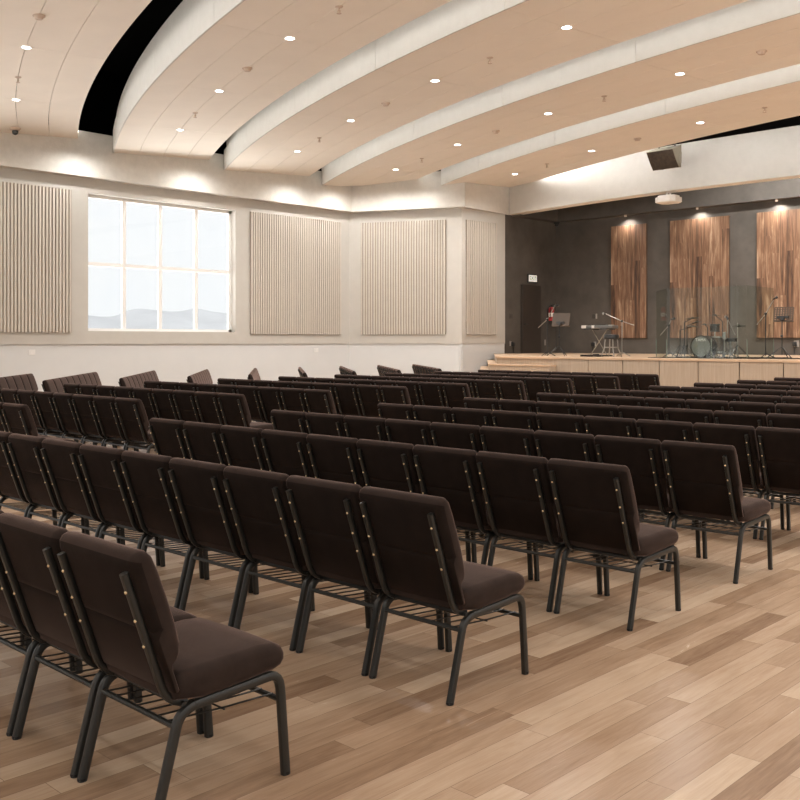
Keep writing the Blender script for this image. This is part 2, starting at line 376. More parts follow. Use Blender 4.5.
def make_chair(name, label, group):
    t = thing(name, label, 'chair', group=group)
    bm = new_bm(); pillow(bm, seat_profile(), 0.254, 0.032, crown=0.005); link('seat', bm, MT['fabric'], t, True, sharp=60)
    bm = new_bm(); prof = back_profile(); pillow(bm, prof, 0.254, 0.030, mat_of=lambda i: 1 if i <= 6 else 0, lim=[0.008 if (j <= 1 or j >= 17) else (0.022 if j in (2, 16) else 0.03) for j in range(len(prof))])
    link('backrest', bm, [MT['fabric'], MT['fabric_rear_shade']], t, True, sharp=60)
    W = 0.236
    rear = [(0.052, 0.0), (0.052 + 0.083 * 0.5, 0.155), (0.130, 0.288)] + arc_pts((0.136, 0.308), (0.148, 0.344), (0.200, 0.353), 5)
    front = arc_pts((0.500, 0.369), (0.556, 0.376), (0.563, 0.317), 5) + [(0.566, 0.285), (0.577, 0.14), (0.587, 0.0)]
    for s in (-1, 1):
        for path, foot in ((rear, rear[0]), (front, front[-1])):
            bm = new_bm(); sweep_yz(bm, path, s * W, 0.0142, 0.0165)
            lathe(bm, [(0.0, 0.0), (0.0150, 0.0), (0.0162, 0.006), (0.0162, 0.012), (0.0, 0.012)], 10, Matrix.Translation((s * W, foot[0], 0)), 1)
            link('leg', bm, [MT['steel'], MT['glide']], t, True)
    for s in (-1, 1):
        bm = new_bm(); sweep_yz(bm, [(0.200, 0.353), (0.35, 0.361), (0.500, 0.369)], s * W, 0.0142, 0.0165)
        link('side_rail', bm, MT['steel'], t, True)
    for s in (-1, 1):
        top = BACK0 + FWD * -0.0125 + LEAN * 0.446; low = BACK0 + FWD * -0.0125 + LEAN * 0.045
        path = [tuple(top), tuple(top.lerp(low, 0.5)), tuple(low)] + arc_pts(tuple(low - LEAN * 0.012), (0.120, 0.366), (0.188, 0.361), 5)
        bm = new_bm(); sweep_yz(bm, path, s * 0.207, 0.0128, 0.0138)
        p = link('back_post', bm, MT['steel'], t, True)
        for dd in (0.385, 0.283, 0.190):
            bm = new_bm(); c = BACK0 + FWD * -0.0255 + LEAN * dd
            Mx = Matrix.Translation((s * 0.207, c.x, c.y)) @ Matrix.Rotation(math.radians(90 - 19), 4, 'X')
            lathe(bm, [(0.0, 0.0045), (0.0045, 0.0035), (0.0065, 0.0), (0.0, 0.0)], 8, Mx)
            link('screw', bm, MT['brass'], p, True)
    for pts, r in (([(-W, 0.165, 0.362), (W, 0.165, 0.362)], 0.011), ([(-W, 0.130, 0.300), (W, 0.130, 0.300)], 0.0105), ([(-W, 0.560, 0.276), (W, 0.560, 0.276)], 0.0105)):
        bm = new_bm(); tube(bm, pts, r, 8); link('cross_rail', bm, MT['steel'], t, True)
    bm = new_bm()
    for i in range(7):
        x = -0.195 + 0.065 * i
        tube(bm, [(x, 0.128, 0.309), (x, 0.36, 0.293), (x, 0.562, 0.286)], 0.0034, 5)
    tube(bm, [(-0.205, 0.345, 0.2905), (0.205, 0.345, 0.2905)], 0.0034, 5)
    link('book_rack', bm, MT['black'], t)
    return t
PROTO = None
def copy_tree(o, parent=None):
    c = o.copy(); COL.objects.link(c)
    if parent is not None: c.parent = parent
    for ch in o.children: copy_tree(ch, c)
    return c
ORD = ['zeroth', 'first', 'second', 'third', 'fourth', 'fifth', 'sixth', 'seventh', 'eighth', 'ninth', 'tenth', 'eleventh', 'twelfth']
def put_chair(x, y, rz, label, group):
    global PROTO
    if PROTO is None:
        PROTO = make_chair('stacking_chair', label, group); o = PROTO
    else:
        o = copy_tree(PROTO)
    o.location = (x, y, 0); o.rotation_euler = (0, 0, rz)
    o['label'] = label; o['group'] = group
    return o
ROWY = [1.610, 3.051, 4.519, 5.879, 7.328, 8.760, 10.238, 11.648, 13.078, 14.527, 16.098, 17.649]     # twelve rows, the last by the stage
SKIP = set()
def in_frame(x, y):
    for px, py, pz in ((x, y, 0.9), (x, y, 0.45), (x, y + 0.55, 0.45), (x, y, 0.0), (x, y + 0.58, 0.0)):
        X = px * CY + py * SY; Z = -px * SY + py * CY
        if Z < 0.4: continue
        a = 400 + F_PX * X / Z; b = HORIZON + F_PX * (EYE - pz) / Z; m = 0.34 * F_PX / Z
        if -m < a < 800 + m and b < 800 + m: return True
    return False
ML = [-7.375, -7.384, -7.385, -7.424, -7.413, -7.413, -7.430, -7.421, -7.419, -7.429, -7.425, -7.429]
WL = [-14.51, -14.51, -14.512, -14.55, -14.528, -14.508, -14.475, -14.49, -14.48, -14.49, -14.487, -14.499]
for k, y in enumerate(ROWY):
    rk = 12 - k
    for i in range(9):
        x = ML[k] + (i + 0.5) * PITCH
        if not in_frame(x, y) or ('m', k, i) in SKIP: continue
        if k < 4: lab = 'brown padded chair, %s seat from the wide bare floor, %s row from the stage' % (ORD[9 - i], ORD[rk])
        else: lab = 'brown main block chair, %s seat from the middle aisle, %s row from the stage' % (ORD[i + 1], ORD[rk])
        put_chair(x, y, 0, lab, 'chairs in the main block')
for k, y in enumerate(ROWY):
    rk = 12 - k
    for i in range(9):
        x = WL[k] + (i + 0.5) * PITCH
        if k < 2 or not in_frame(x, y) or ('w', k, i) in SKIP: continue
        lab = 'brown chair beyond middle aisle, %s seat from the aisle, %s row from the stage' % (ORD[9 - i], ORD[rk])
        put_chair(x, y, 0, lab, 'chairs in the block beyond the middle aisle')
AL = math.radians(-38.75); DX, DY = math.cos(AL), math.sin(AL)
for j in range(9):
    for i in range(9):
        x = -19.45 + DX * (i + 0.5) * PITCH; y = 9.08 + 1.45 * j + DY * (i + 0.5) * PITCH
        if not in_frame(x, y) or ('s', j, i) in SKIP: continue
        lab = 'brown chair in slanted block, %s seat from window wall, %s row from stage' % (ORD[i + 1], ORD[9 - j])
        put_chair(x, y, AL, lab, 'chairs in the slanted block by the window wall')

# ------------------------------------------------------------------ room shell
XW, XR, YB = -23.0, 11.0, -9.0           # window wall, far side wall, rear wall
C1, C2, C3 = Vector((XW, 21.42)), Vector((-19.62, 23.08)), Vector((-19.55, 25.20))
XS, YS = -19.55, 28.08                    # stage side wall, stage back wall
ZL, ZT = 5.735, 6.88                      # bulkhead bottom and top
ZD = 1.487                                # dado step
ZS = 1.157                                # stage floor
bm = new_bm(); box(bm, XW - 0.4, XR + 0.3, YB - 0.3, YS + 0.4, -0.15, 0.0)
struct(link('floor', bm, MT['floor']), 'pale oak plank floor')
# window wall: lower part, upper part round the opening
WY0, WY1, WZ0, WZ1 = 12.245, 16.88, 1.825, 5.375
bm = new_bm(); box(bm, XW - 0.4, XW - 0.035, 7.8, C1.y + 0.3, 0, ZD, 0)
low = struct(link('wall_window_side_lower', bm, MT['wall_low']))
bm = new_bm()
box(bm, XW - 0.4, XW, 7.8, C1.y + 0.3, ZD, WZ0); box(bm, XW - 0.4, XW, 7.8, C1.y + 0.3, WZ1, ZT)
box(bm, XW - 0.4, XW, 7.8, WY0, WZ0, WZ1); box(bm, XW - 0.4, XW, WY1, C1.y + 0.3, WZ0, WZ1)
struct(link('wall_window_side', bm, MT['wall']))
# slanted wall and return wall, each with the dado step
def wall_run(name, a, b, z0, z1, m, inset=0.0, th=0.3, e0=0.0, e1=0.0):
    d = (b - a).normalized(); n = Vector((-d.y, d.x))       # n points out of the room
    p, q = a - d * e0 + n * inset, b + d * e1 + n * inset
    bm = new_bm(); prism(bm, [tuple(p), tuple(q), tuple(q + n * th), tuple(p + n * th)], z0, z1)
    return struct(link(name, bm, m))
wall_run('wall_slanted_lower', C1, C2, 0, ZD, MT['wall_low'], 0.035, e0=0.05, e1=0.02)
wall_run('wall_slanted', C1, C2, ZD, ZT, MT['wall'], e0=0.0, e1=0.0)
wall_run('wall_return_lower', C2, C3, 0, ZD, MT['wall_low'], 0.02, e0=0.02)
wall_run('wall_return', C2, C3, ZD, ZT, MT['wall'])
# bulkhead: the lit band above the ledge
def offset_line(pts, d):
    out = []
    for i, p in enumerate(pts):
        ns = []
        if i > 0: e = (p - pts[i - 1]).normalized(); ns.append(Vector((e.y, -e.x)))
        if i < len(pts) - 1: e = (pts[i + 1] - p).normalized(); ns.append(Vector((e.y, -e.x)))
        n = sum(ns, Vector((0, 0))).normalized(); out.append(p + n * (d / n.dot(ns[0])))
    return out
WALLPTS = [Vector((XW, YB)), C1, C2, C3]
BULK = offset_line(WALLPTS, 0.30); BULK[3] = Vector((XS + 0.03, 25.40)); WALLPTS[3] = Vector((XS - 0.1, 25.40))
bm = new_bm()
for i in range(3):
    a, b, c, d = BULK[i], BULK[i + 1], WALLPTS[i + 1], WALLPTS[i]
    prism(bm, [tuple(a), tuple(b), tuple(c), tuple(d)], ZL, ZT)
struct(link('trim_1', bm, MT['bulk']), 'cream bulkhead above the wall ledge')
# black void over the hung ceiling
bm = new_bm(); box(bm, XW - 0.4, XR + 0.3, YB - 0.3, YS + 0.4, 8.6, 8.8)
struct(link('ceiling', bm, MT['void']), 'black void above the hung ceiling bands')
bm = new_bm()
box(bm, XW - 0.4, XW - 0.02, YB, YS + 0.4, ZT, 8.6); box(bm, XW - 0.1, XR, YS + 0.02, YS + 0.4, 7.15, 8.6)
box(bm, XR, XR + 0.3, YB, YS + 0.4, ZT, 8.6); box(bm, XW, XR, YB - 0.3, YB, ZT, 8.6)
struct(link('wall_void', bm, MT['void']))
WN = 2
def window_wall(name, along_x, fixed, thick, a0, a1, wins, z0, z1):
    """a wall with a row of tall added windows; along_x: it runs along X at y = fixed, else along Y at x = fixed"""
    global WN
    def B(bm, p, q, u0, u1, za, zb):
        if along_x: box(bm, p, q, fixed + u0, fixed + u1, za, zb)
        else: box(bm, fixed + u0, fixed + u1, p, q, za, zb)
    lo, hi = (-thick, 0) if along_x else (0, thick)
    bm = new_bm(); B(bm, a0, a1, lo, hi, 0, z0); B(bm, a0, a1, lo, hi, z1, ZT)
    edges = [a0] + [e for w_ in wins for e in w_] + [a1]
    for p, q in zip(edges[::2], edges[1::2]): B(bm, p, q, lo, hi, z0, z1)
    struct(link(name, bm, MT['wall']))
    for p, q in wins:
        bm = new_bm(); c = (lo + hi) / 2; t = 0.06
        for e0, e1 in ((p, p + t), (q - t, q)): B(bm, e0, e1, c - 0.04, c + 0.04, z0, z1)
        for za, zb in ((z0, z0 + t), (z1 - t, z1), ((z0 + z1) / 2 - 0.04, (z0 + z1) / 2 + 0.04)): B(bm, p + t, q - t, c - 0.04, c + 0.04, za, zb)
        for k in (1, 2, 3):
            m_ = p + (q - p) * k / 4; B(bm, m_ - 0.04, m_ + 0.04, c - 0.035, c + 0.035, z0 + t, z1 - t)
        struct(link('window_%d' % WN, bm, MT['white'])); WN += 1  # windows out of view, added to bring more light to the ceiling
window_wall('wall_rear', True, YB, 0.3, XW - 0.4, XR + 0.3, [(x, x + 5.0) for x in (-11.4, -5.9, -0.4, 5.1)], 0.4, 6.0)
window_wall('wall_left_rear', False, XW - 0.4, 0.4, YB, 7.8, [(y, y + 5.0) for y in (-8.4, -3.0, 2.4)], 0.3, 5.6)
window_wall('wall_right', False, XR, 0.3, YB, YS + 0.4, [(y, y + 5.0) for y in (-8.0, -2.4, 3.2, 8.8, 14.4)], 0.4, 6.0)
# stage walls
bm = new_bm(); box(bm, XS - 0.3, XS, C3.y, YS, 0, 7.15); struct(link('wall_stage_side', bm, MT['dark']))
bm = new_bm(); box(bm, XS - 0.3, XR, YS, YS + 0.3, 0, 7.15); struct(link('wall_stage_back', bm, MT['dark']))
bm = new_bm()
ZB = 5.70
prism(bm, [(XS, C3.y + 0.35), (XS + 0.35, C3.y + 0.35), (XS + 0.35, YS - 0.35), (XR, YS - 0.35), (XR, YS), (XS, YS)], ZB, 7.15)
struct(link('trim_2', bm, MT['dark']), 'charcoal bulkhead round the stage walls')
bm = new_bm(); box(bm, XS, XR, C3.y - 1.0, YS, 7.15, 7.3); struct(link('ceiling_stage', bm, MT['void']))
# proscenium beam, gently curved in plan
def beam_y(x): return 24.42 + (0.0150 * (x + 11.5) ** 2 if x < -11.5 else 0.004 * (x + 11.5) ** 2 if x < -8 else 0.004 * 12.25)
bm = new_bm(); xs = [XS - 0.05 + (XR - XS) * i / 60 for i in range(61)]
rg = []
for x in xs:
    y = beam_y(x)
    rg.append([bm.verts.new((x, y, ZL + 0.01)), bm.verts.new((x, y + 0.42, ZL + 0.01)), bm.verts.new((x, y + 0.42, 7.0)), bm.verts.new((x, y, 7.0))])
for a, b in zip(rg, rg[1:]):
    for i in range(4):
        bm.faces.new((a[i], a[(i + 1) % 4], b[(i + 1) % 4], b[i])).material_index = 1 if i == 0 else 0
bm.faces.new(rg[0]); bm.faces.new(rg[-1][::-1])
struct(link('trim_3', bm, [MT['fascia'], MT['ceil']], None, True, sharp=30), 'cream curved beam over the stage opening')

# ------------------------------------------------------------------ hung ceiling bands: arcs round one centre, each tilted up towards the stage
ZN, ZF = 6.45, 6.665
# each edge: centre x, centre y - radius, radius
EDGE_N = [(1.94, y, 52.98) for y in (-8.40, -4.75, -1.0, 2.75, 6.71, 10.19, 13.89)] + [(1.18, 17.42, 46.27)]
EDGE_F = [(1.94, y, 52.98) for y in (-5.40, -1.75, 2.0, 5.73, 9.68, 13.38, 17.10)] + [(-0.88, 21.21, 40.70)]
def edge_y(e, x): return e[1] + e[2] - math.sqrt(max(0.01, e[2] ** 2 - (x - e[0]) ** 2))
def curve(i, t):
    a, b = EDGE_N[i], EDGE_F[i]
    return lambda x: edge_y(a, x) * (1 - t) + edge_y(b, x) * t
def bulk_x(y):
    for a, b in zip(BULK, BULK[1:]):
        if a.y <= y <= b.y: return a.x + (b.x - a.x) * (y - a.y) / (b.y - a.y)
    return BULK[-1].x if y > BULK[-1].y else BULK[0].x
def x_start(f):
    lo, hi = -23.3, -17.0
    for _ in range(40):
        m = (lo + hi) / 2
        if m < bulk_x(f(m)): lo = m
        else: hi = m
    return hi
XE = XR - 0.2
JOINT = [-19.56 + 3.605 * i for i in range(9)]
def band(i):
    shift = -1.55 if i == 7 else 0.0     # the band by the stage has its joints between those of the others
    def pieces(xa):
        cuts = [j + shift for j in JOINT if j + shift > xa + 0.4 and j + shift < XE - 0.3]
        e = [xa] + cuts + [XE]
        return [(p + (0.004 if p != xa else 0), q - 0.004) for p, q in zip(e, e[1:])]
    def loft(bm, f0, f1, za0, za1, zb0, zb1, n=9):
        """a bar between two curves: bottom za0..za1, top zb0..zb1 (first curve, second curve)"""
        xa, xb = x_start(f0), x_start(f1)
        for k, ((p0, p1), (q0, q1)) in enumerate(zip(pieces(xa), pieces(xb)) if len(pieces(xa)) == len(pieces(xb)) else [((xa, XE), (xb, XE))]):
            rows = []
            for m in range(n + 1):
                t = m / n; p, q = p0 + (p1 - p0) * t, q0 + (q1 - q0) * t
                rows.append([bm.verts.new((p, f0(p), za0)), bm.verts.new((q, f1(q), za1)), bm.verts.new((q, f1(q), zb1)), bm.verts.new((p, f0(p), zb0))])
            for u, v in zip(rows, rows[1:]):
                for m in range(4): bm.faces.new((u[m], u[(m + 1) % 4], v[(m + 1) % 4], v[m]))
            bm.faces.new(rows[0]); bm.faces.new(rows[-1][::-1])
    bm = new_bm(); g = 0.0017
    for s_ in range(4):
        t0, t1 = s_ / 4 + (g if s_ else 0), (s_ + 1) / 4 - (g if s_ < 3 else 0)
        z0, z1 = ZN + (ZF - ZN) * t0, ZN + (ZF - ZN) * t1
        loft(bm, curve(i, t0), curve(i, t1), z0, z1, z0 + 0.05, z1 + 0.05)
    root = struct(link('ceiling_%d' % (i + 1), bm, MT['ceil']), 'curved beige ceiling band')
    yn, yf = curve(i, 0.0), curve(i, 1.0)
    def strip(name, m, base, d0, d1, z0, z1):
        bm = new_bm(); loft(bm, lambda x: base(x) + d0, lambda x: base(x) + d1, z0, z0, z1, z1, 10)
        return link(name, bm, m, root, True, sharp=30)
    strip('fascia', MT['fascia'], yn, -0.014, 0.02, ZN - 0.012, ZN + 0.56)
    strip('cove_shelf', MT['fascia'], yn, 0.02, 0.075, ZN + 0.46, ZN + 0.50)
    strip('cove_back', MT['fascia'], yn, 0.075, 0.11, ZN + 0.46, ZN + 0.95)
    strip('rear_fascia', MT['fascia'], yf, -0.03, 0.0, ZF + 0.0, ZF + 0.24)
    strip('led_strip', MT['led_wide'] if i == 3 else MT['led_beam'] if i == 7 else MT['led'], yf, 0.0, 0.008, ZF + 0.165, ZF + 0.205)
    return root
for i in range(8): band(i)

# downlights, smoke detectors and sprinklers on the middle seam of every band
LAMP_W = 275.0
def spot(loc, power, angle, blend, col=(1.0, 0.975, 0.945), rad=0.05, aim=None):
    l = bpy.data.lights.new('downlight', 'SPOT'); l.energy = power; l.spot_size = math.radians(angle); l.spot_blend = blend
    l.color = col; l.shadow_soft_size = rad
    o = bpy.data.objects.new('downlight', l); COL.objects.link(o); o.location = loc
    if aim is not None: o.rotation_euler = (Vector(aim) - Vector(loc)).to_track_quat('-Z', 'Y').to_euler()
    return o
BANDNAME = {5: 'the band beside the widest black gap', 4: 'the ceiling band over the camera end', 6: 'the third ceiling band from the stage', 7: 'the second ceiling band from the stage', 8: 'the ceiling band next to the stage'}
BANDNAME = {4: 'fifth ceiling band from the stage', 5: 'fourth ceiling band from the stage', 6: 'third ceiling band from the stage', 7: 'second ceiling band from the stage', 8: 'ceiling band closest to the stage'}
def seen(p, m=25):
    X = p[0] * CY + p[1] * SY; Z = -p[0] * SY + p[1] * CY
    if Z < 0.5: return False
    a = 400 + F_PX * X / Z; b = HORIZON + F_PX * (EYE - p[2]) / Z
    return -m < a < 800 + m and -m < b < 800 + m
PR = {}
def fixture(kind, loc, label, group):
    if kind in PR: o = copy_tree(PR[kind])
    else:
        o = thing({'light': 'ceiling_light', 'detector': 'smoke_detector', 'sprinkler': 'sprinkler_head'}[kind], label, {'light': 'ceiling light', 'detector': 'smoke detector', 'sprinkler': 'sprinkler'}[kind])
        PR[kind] = o
        if kind == 'light':
            bm = new_bm(); lathe(bm, [(0.085, 0.01), (0.100, -0.003), (0.094, -0.010), (0.078, -0.005), (0.075, 0.01)], 24); link('trim_ring', bm, MT['projwhite'], o, True)
            bm = new_bm(); lathe(bm, [(0.077, 0.0), (0.077, -0.004), (0.0, -0.007)], 24); link('diffuser', bm, MT['lamp'], o, True)
        elif kind == 'detector':
            bm = new_bm(); lathe(bm, [(0.0, 0.02), (0.12, 0.02), (0.12, -0.02), (0.0, -0.02)], 20); link('base', bm, MT['fix'], o, True)
            bm = new_bm(); lathe(bm, [(0.09, -0.02), (0.085, -0.045), (0.07, -0.075), (0.03, -0.082), (0.0, -0.082)], 20); link('sensor_chamber', bm, MT['fix'], o, True)
        else:
            bm = new_bm(); lathe(bm, [(0.0, 0.06), (0.085, 0.055), (0.075, -0.012), (0.03, -0.03), (0.0, -0.03)], 18); link('base', bm, MT['fix'], o, True)
            bm = new_bm(); tube(bm, [(0, 0, -0.02), (0, 0, -0.10)], 0.018, 8)
            for s in (-1, 1): tube(bm, [(s * 0.02, 0, -0.06), (s * 0.04, 0, -0.09), (s * 0.012, 0, -0.13)], 0.007, 6)
            link('nozzle', bm, MT['fix'], o)
            bm = new_bm(); lathe(bm, [(0.0, -0.128), (0.045, -0.128), (0.05, -0.136), (0.0, -0.136)], 14); link('deflector', bm, MT['fix'], o, True)
    o.location = loc; o['label'] = label; o['group'] = group
    if kind != 'light': o.scale = (0.78, 0.78, 0.78)
    return o
for bi in range(8):
    idx = bi + 1; fm = curve(bi, 0.5); zm = (ZN + ZF) / 2
    xs0 = [-19.57 + 3.605 * i for i in range(9)] if idx != 8 else [-17.53 + 3.58 * i for i in range(8)]
    n = 0
    for j, x in enumerate(xs0):
        if x > XR - 1: continue
        p = Vector((x, fm(x), zm))
        spot((p.x, p.y, p.z - 0.02), LAMP_W * (0.3 if idx <= 3 else 0.4 if idx == 4 else 1.5 if idx <= 6 else 1.8), 155, 0.8)
        if seen(p):
            n += 1
            fixture('light', p, 'round recessed downlight, %s from the window wall on the %s' % (ORD[n], BANDNAME.get(idx, 'band')), 'ceiling downlights')
    nd = ns = 0
    for j, x in enumerate(xs0[:-1]):
        xm = x + 1.70 if idx != 8 else x + 1.66
        kinds = ['sprinkler', 'detector']
        if idx == 8: kinds = ['detector', 'detector'] if False else ['sprinkler', 'detector']
        p = Vector((xm, fm(xm), zm))
        if not seen(p, 4): continue
        if idx == 8:
            k = ('sprinkler', 'detector')[j % 2]
        else: k = kinds[j % 2]
        if k == 'sprinkler': ns += 1; c = ns
        else: nd += 1; c = nd
        fixture(k, p, ('tan sprinkler head' if k == 'sprinkler' else 'tan smoke detector') + ', %s from the window wall on the %s' % (ORD[c], BANDNAME.get(idx, 'band')), 'ceiling sprinklers' if k == 'sprinkler' else 'ceiling smoke detectors')
# wall washers close to the bulkhead, under the ends of the bands
WASH = 24.0
WC = (1.0, 0.985, 0.96)
for y in (-2.6, 1.0, 4.7, 8.3, 11.75, 15.15, 18.6, 20.4):
    spot((-21.85, y, 6.42), WASH * 5.2, 172, 0.7, WC, 0.06)
for x, y in ((-21.05, 21.2), (-20.15, 21.65)):
    spot((x, y, 6.42), WASH * 2.6, 172, 0.7, WC, 0.06)
spot((-18.75, 24.1, 6.5), WASH * 0.6, 140, 1.0, WC, 0.06)

# ------------------------------------------------------------------ window
XG = XW - 0.22
bm = new_bm()
fw = 0.055
box(bm, XG - 0.06, XG + 0.03, WY0, WY0 + 0.08, WZ0, WZ1); box(bm, XG - 0.06, XG + 0.03, WY1 - 0.10, WY1, WZ0, WZ1)
box(bm, XG - 0.06, XG + 0.03, WY0, WY1, WZ0, WZ0 + 0.07); box(bm, XG - 0.06, XG + 0.03, WY0, WY1, WZ1 - 0.085, WZ1)
YM = [at_x(px, 300, XG).y for px in (123.8, 160.0, 195.8)]
ZM = at_x(100, 264.5, XG).z
for y in YM: box(bm, XG - 0.05, XG + 0.02, y - fw, y + fw, WZ0 + 0.07, WZ1 - 0.085)
yy = [WY0 + 0.08] + YM + [WY1 - 0.10]
for i in range(4):
    box(bm, XG - 0.05, XG + 0.02, yy[i] + (fw if i else 0), yy[i + 1] - (fw if i < 3 else 0), ZM - 0.05, ZM + 0.05)
win = struct(link('window_1', bm, MT['white']), 'white framed window with eight panes')
for i in range(4):
    for z0, z1 in ((WZ0 + 0.07, ZM - 0.05), (ZM + 0.05, WZ1 - 0.085)):
        bm = new_bm(); box(bm, XG - 0.022, XG - 0.014, yy[i] + (fw if i else 0), yy[i + 1] - (fw if i < 3 else 0), z0, z1)
        link('pane', bm, MT['pane'], win)
# outdoors: pale ground and hazy mountains
bm = new_bm()
rows = []
for i in range(121):
    a = i / 120; y = 150 + 1100 * a
    base = 34 * math.exp(-((a - 0.52) / 0.13) ** 2) + 18 * math.exp(-((a - 0.30) / 0.10) ** 2) + 24 * math.exp(-((a - 0.80) / 0.15) ** 2)
    hgt = 14 + base + 4 * math.sin(a * 37) + 2.5 * math.sin(a * 91 + 1)
    rows.append([bm.verts.new((-900 + 160 * t + 8 * math.sin(i * 0.7 + t * 9), y, -2 + hgt * max(0.0, 1 - t) ** 1.1)) for t in (0, 0.25, 0.5, 0.75, 1.0)])
for u, v in zip(rows, rows[1:]):
    for i in range(4): bm.faces.new((u[i], v[i], v[i + 1], u[i + 1]))
struct(link('mountains', bm, MT['mount'], None, True, sharp=80))

# ------------------------------------------------------------------ slatted acoustic panels
def slat_panel(org, dirv, width, z0, z1, label, pitch=0.0873):
    """org: 2D start on the wall face; dirv: unit 2D along the wall; room side is to the right of dirv"""
    n = Vector((dirv.y, -dirv.x))
    o = thing('acoustic_panel', label, 'acoustic panel', (org.x, org.y, z0), math.atan2(dirv.y, dirv.x), 'slatted wall panels')
    h = z1 - z0
    bm = new_bm(); box(bm, 0, width, -0.03, -0.002, 0, h); link('backing_board', bm, MT['groove_shade'], o)
    bm = new_bm(); k = int(round(width / pitch)); p = width / k
    for i in range(k):
        x = i * p
        vs = [(x + p * 0.12, -0.03), (x + p * 0.16, -0.060), (x + p * 0.72, -0.060), (x + p * 0.76, -0.03)]
        prism(bm, vs, 0, h)
    link('slat_face', bm, MT['slat'], o)
    return o
dv = Vector((0, 1))
PZ0, PZ1 = 1.78, 5.395
slat_panel(Vector((XW, 8.16)), dv, 3.62, PZ0, PZ1, 'beige slatted wall panel beside the window, cut by the picture edge')
slat_panel(Vector((XW, 17.40)), dv, 3.63, PZ0, PZ1, 'beige slatted wall panel between the window and the wall corner')
d3 = (C2 - C1).normalized()
slat_panel(C1 + d3 * 0.40, d3, 2.86, PZ0, PZ1, 'beige slatted panel on the slanted wall between two corners')
d4 = (C3 - C2).normalized()
slat_panel(C2 + d4 * 0.19, d4, 1.47, PZ0, PZ1, 'narrow beige slatted panel on the wall next to the stage')

# ------------------------------------------------------------------ stage
SFY = 20.10
P0, P1 = Vector((XS, 24.60)), Vector((-15.9, SFY))       # slanted stage edge above the steps
st = thing('stage_platform', 'raised pale oak stage with panelled front', 'stage', (XS, SFY, 0))
def rel(bm, o):
    for v in bm.verts: v.co -= o.location
bm = new_bm(); prism(bm, [(XS + 0.01, YS - 0.01), tuple(P0 + Vector((0.01, 0))), (P1.x, SFY - 0.02), (XR - 0.01, SFY - 0.02), (XR - 0.01, YS - 0.01)], ZS - 0.045, ZS)
rel(bm, st); link('deck', bm, MT['oak_h'], st)
x = -14.0; k = 0
while x < XR - 0.1:
    x1 = min(x + 0.958, XR - 0.01)
    bm = new_bm(); box(bm, x + 0.011, x1 - 0.011, SFY, SFY + 0.04, 0.0, ZS - 0.05); rel(bm, st)
    link('front_panel', bm, MT['oak_v'], st); x = x1; k += 1
bm = new_bm(); box(bm, -13.99, XR - 0.01, SFY + 0.045, SFY + 0.10, 0.0, ZS - 0.06); rel(bm, st); link('front_frame', bm, MT['void'], st)
bm = new_bm(); box(bm, -14.0, -13.96, SFY + 0.03, SFY + 0.5, 0, ZS - 0.05); rel(bm, st); link('side_panel', bm, MT['oak_v'], st)
# steps that wrap round the stage corner
steps = thing('stage_steps', 'pale oak steps climbing to the stage beside the white wall', 'steps', (P1.x, P1.y, 0))
DG = (P1 - P0).normalized(); DN = Vector((DG.y, -DG.x))
if DN.y > 0: DN = -DN
def corner(off_d, yf):
    q = P0 + DN * off_d; t = (yf - q.y) / DG.y
    return q + DG * t
def wallpt(off_d):
    q = P0 + DN * off_d; return q + DG * ((XS + 0.012 - q.x) / DG.x)
RISE = 0.196
for i in range(6):
    top = ZS - RISE * i
    d0, y0 = 0.21 * i, SFY - 0.27 * i
    d1, y1 = 0.21 * (i - 1) - 0.03, SFY - 0.27 * (i - 1) + 0.03
    xe = -14.0 + 0.02 * i
    if i:
        poly = [wallpt(d0), corner(d0, y0), Vector((xe, y0)), Vector((xe, y1)), corner(d1, y1), wallpt(d1)]
        bm = new_bm(); prism(bm, [tuple(v) for v in poly], top - 0.035, top); rel(bm, steps); link('tread', bm, MT['oak_h'], steps)
    e, yb = 0.02, y0 + 0.02
    poly = [wallpt(d0 - e), corner(d0 - e, yb), Vector((xe - 0.005, yb)), Vector((xe - 0.005, yb + 0.04)), corner(d0 - e - 0.04, yb + 0.04), wallpt(d0 - e - 0.04)]
    z1 = top - (0.036 if i else 0.046)
    bm = new_bm(); prism(bm, [tuple(v) for v in poly], max(0.0, z1 - RISE - 0.01) if i < 5 else 0.0, z1); rel(bm, steps); link('riser', bm, MT['oak_v'], steps)
    if i:
        bm = new_bm(); box(bm, xe - 0.035, xe - 0.008, yb + 0.041, SFY - 0.001, 0.0, top - 0.036); rel(bm, steps); link('stringer', bm, MT['oak_v'], steps)

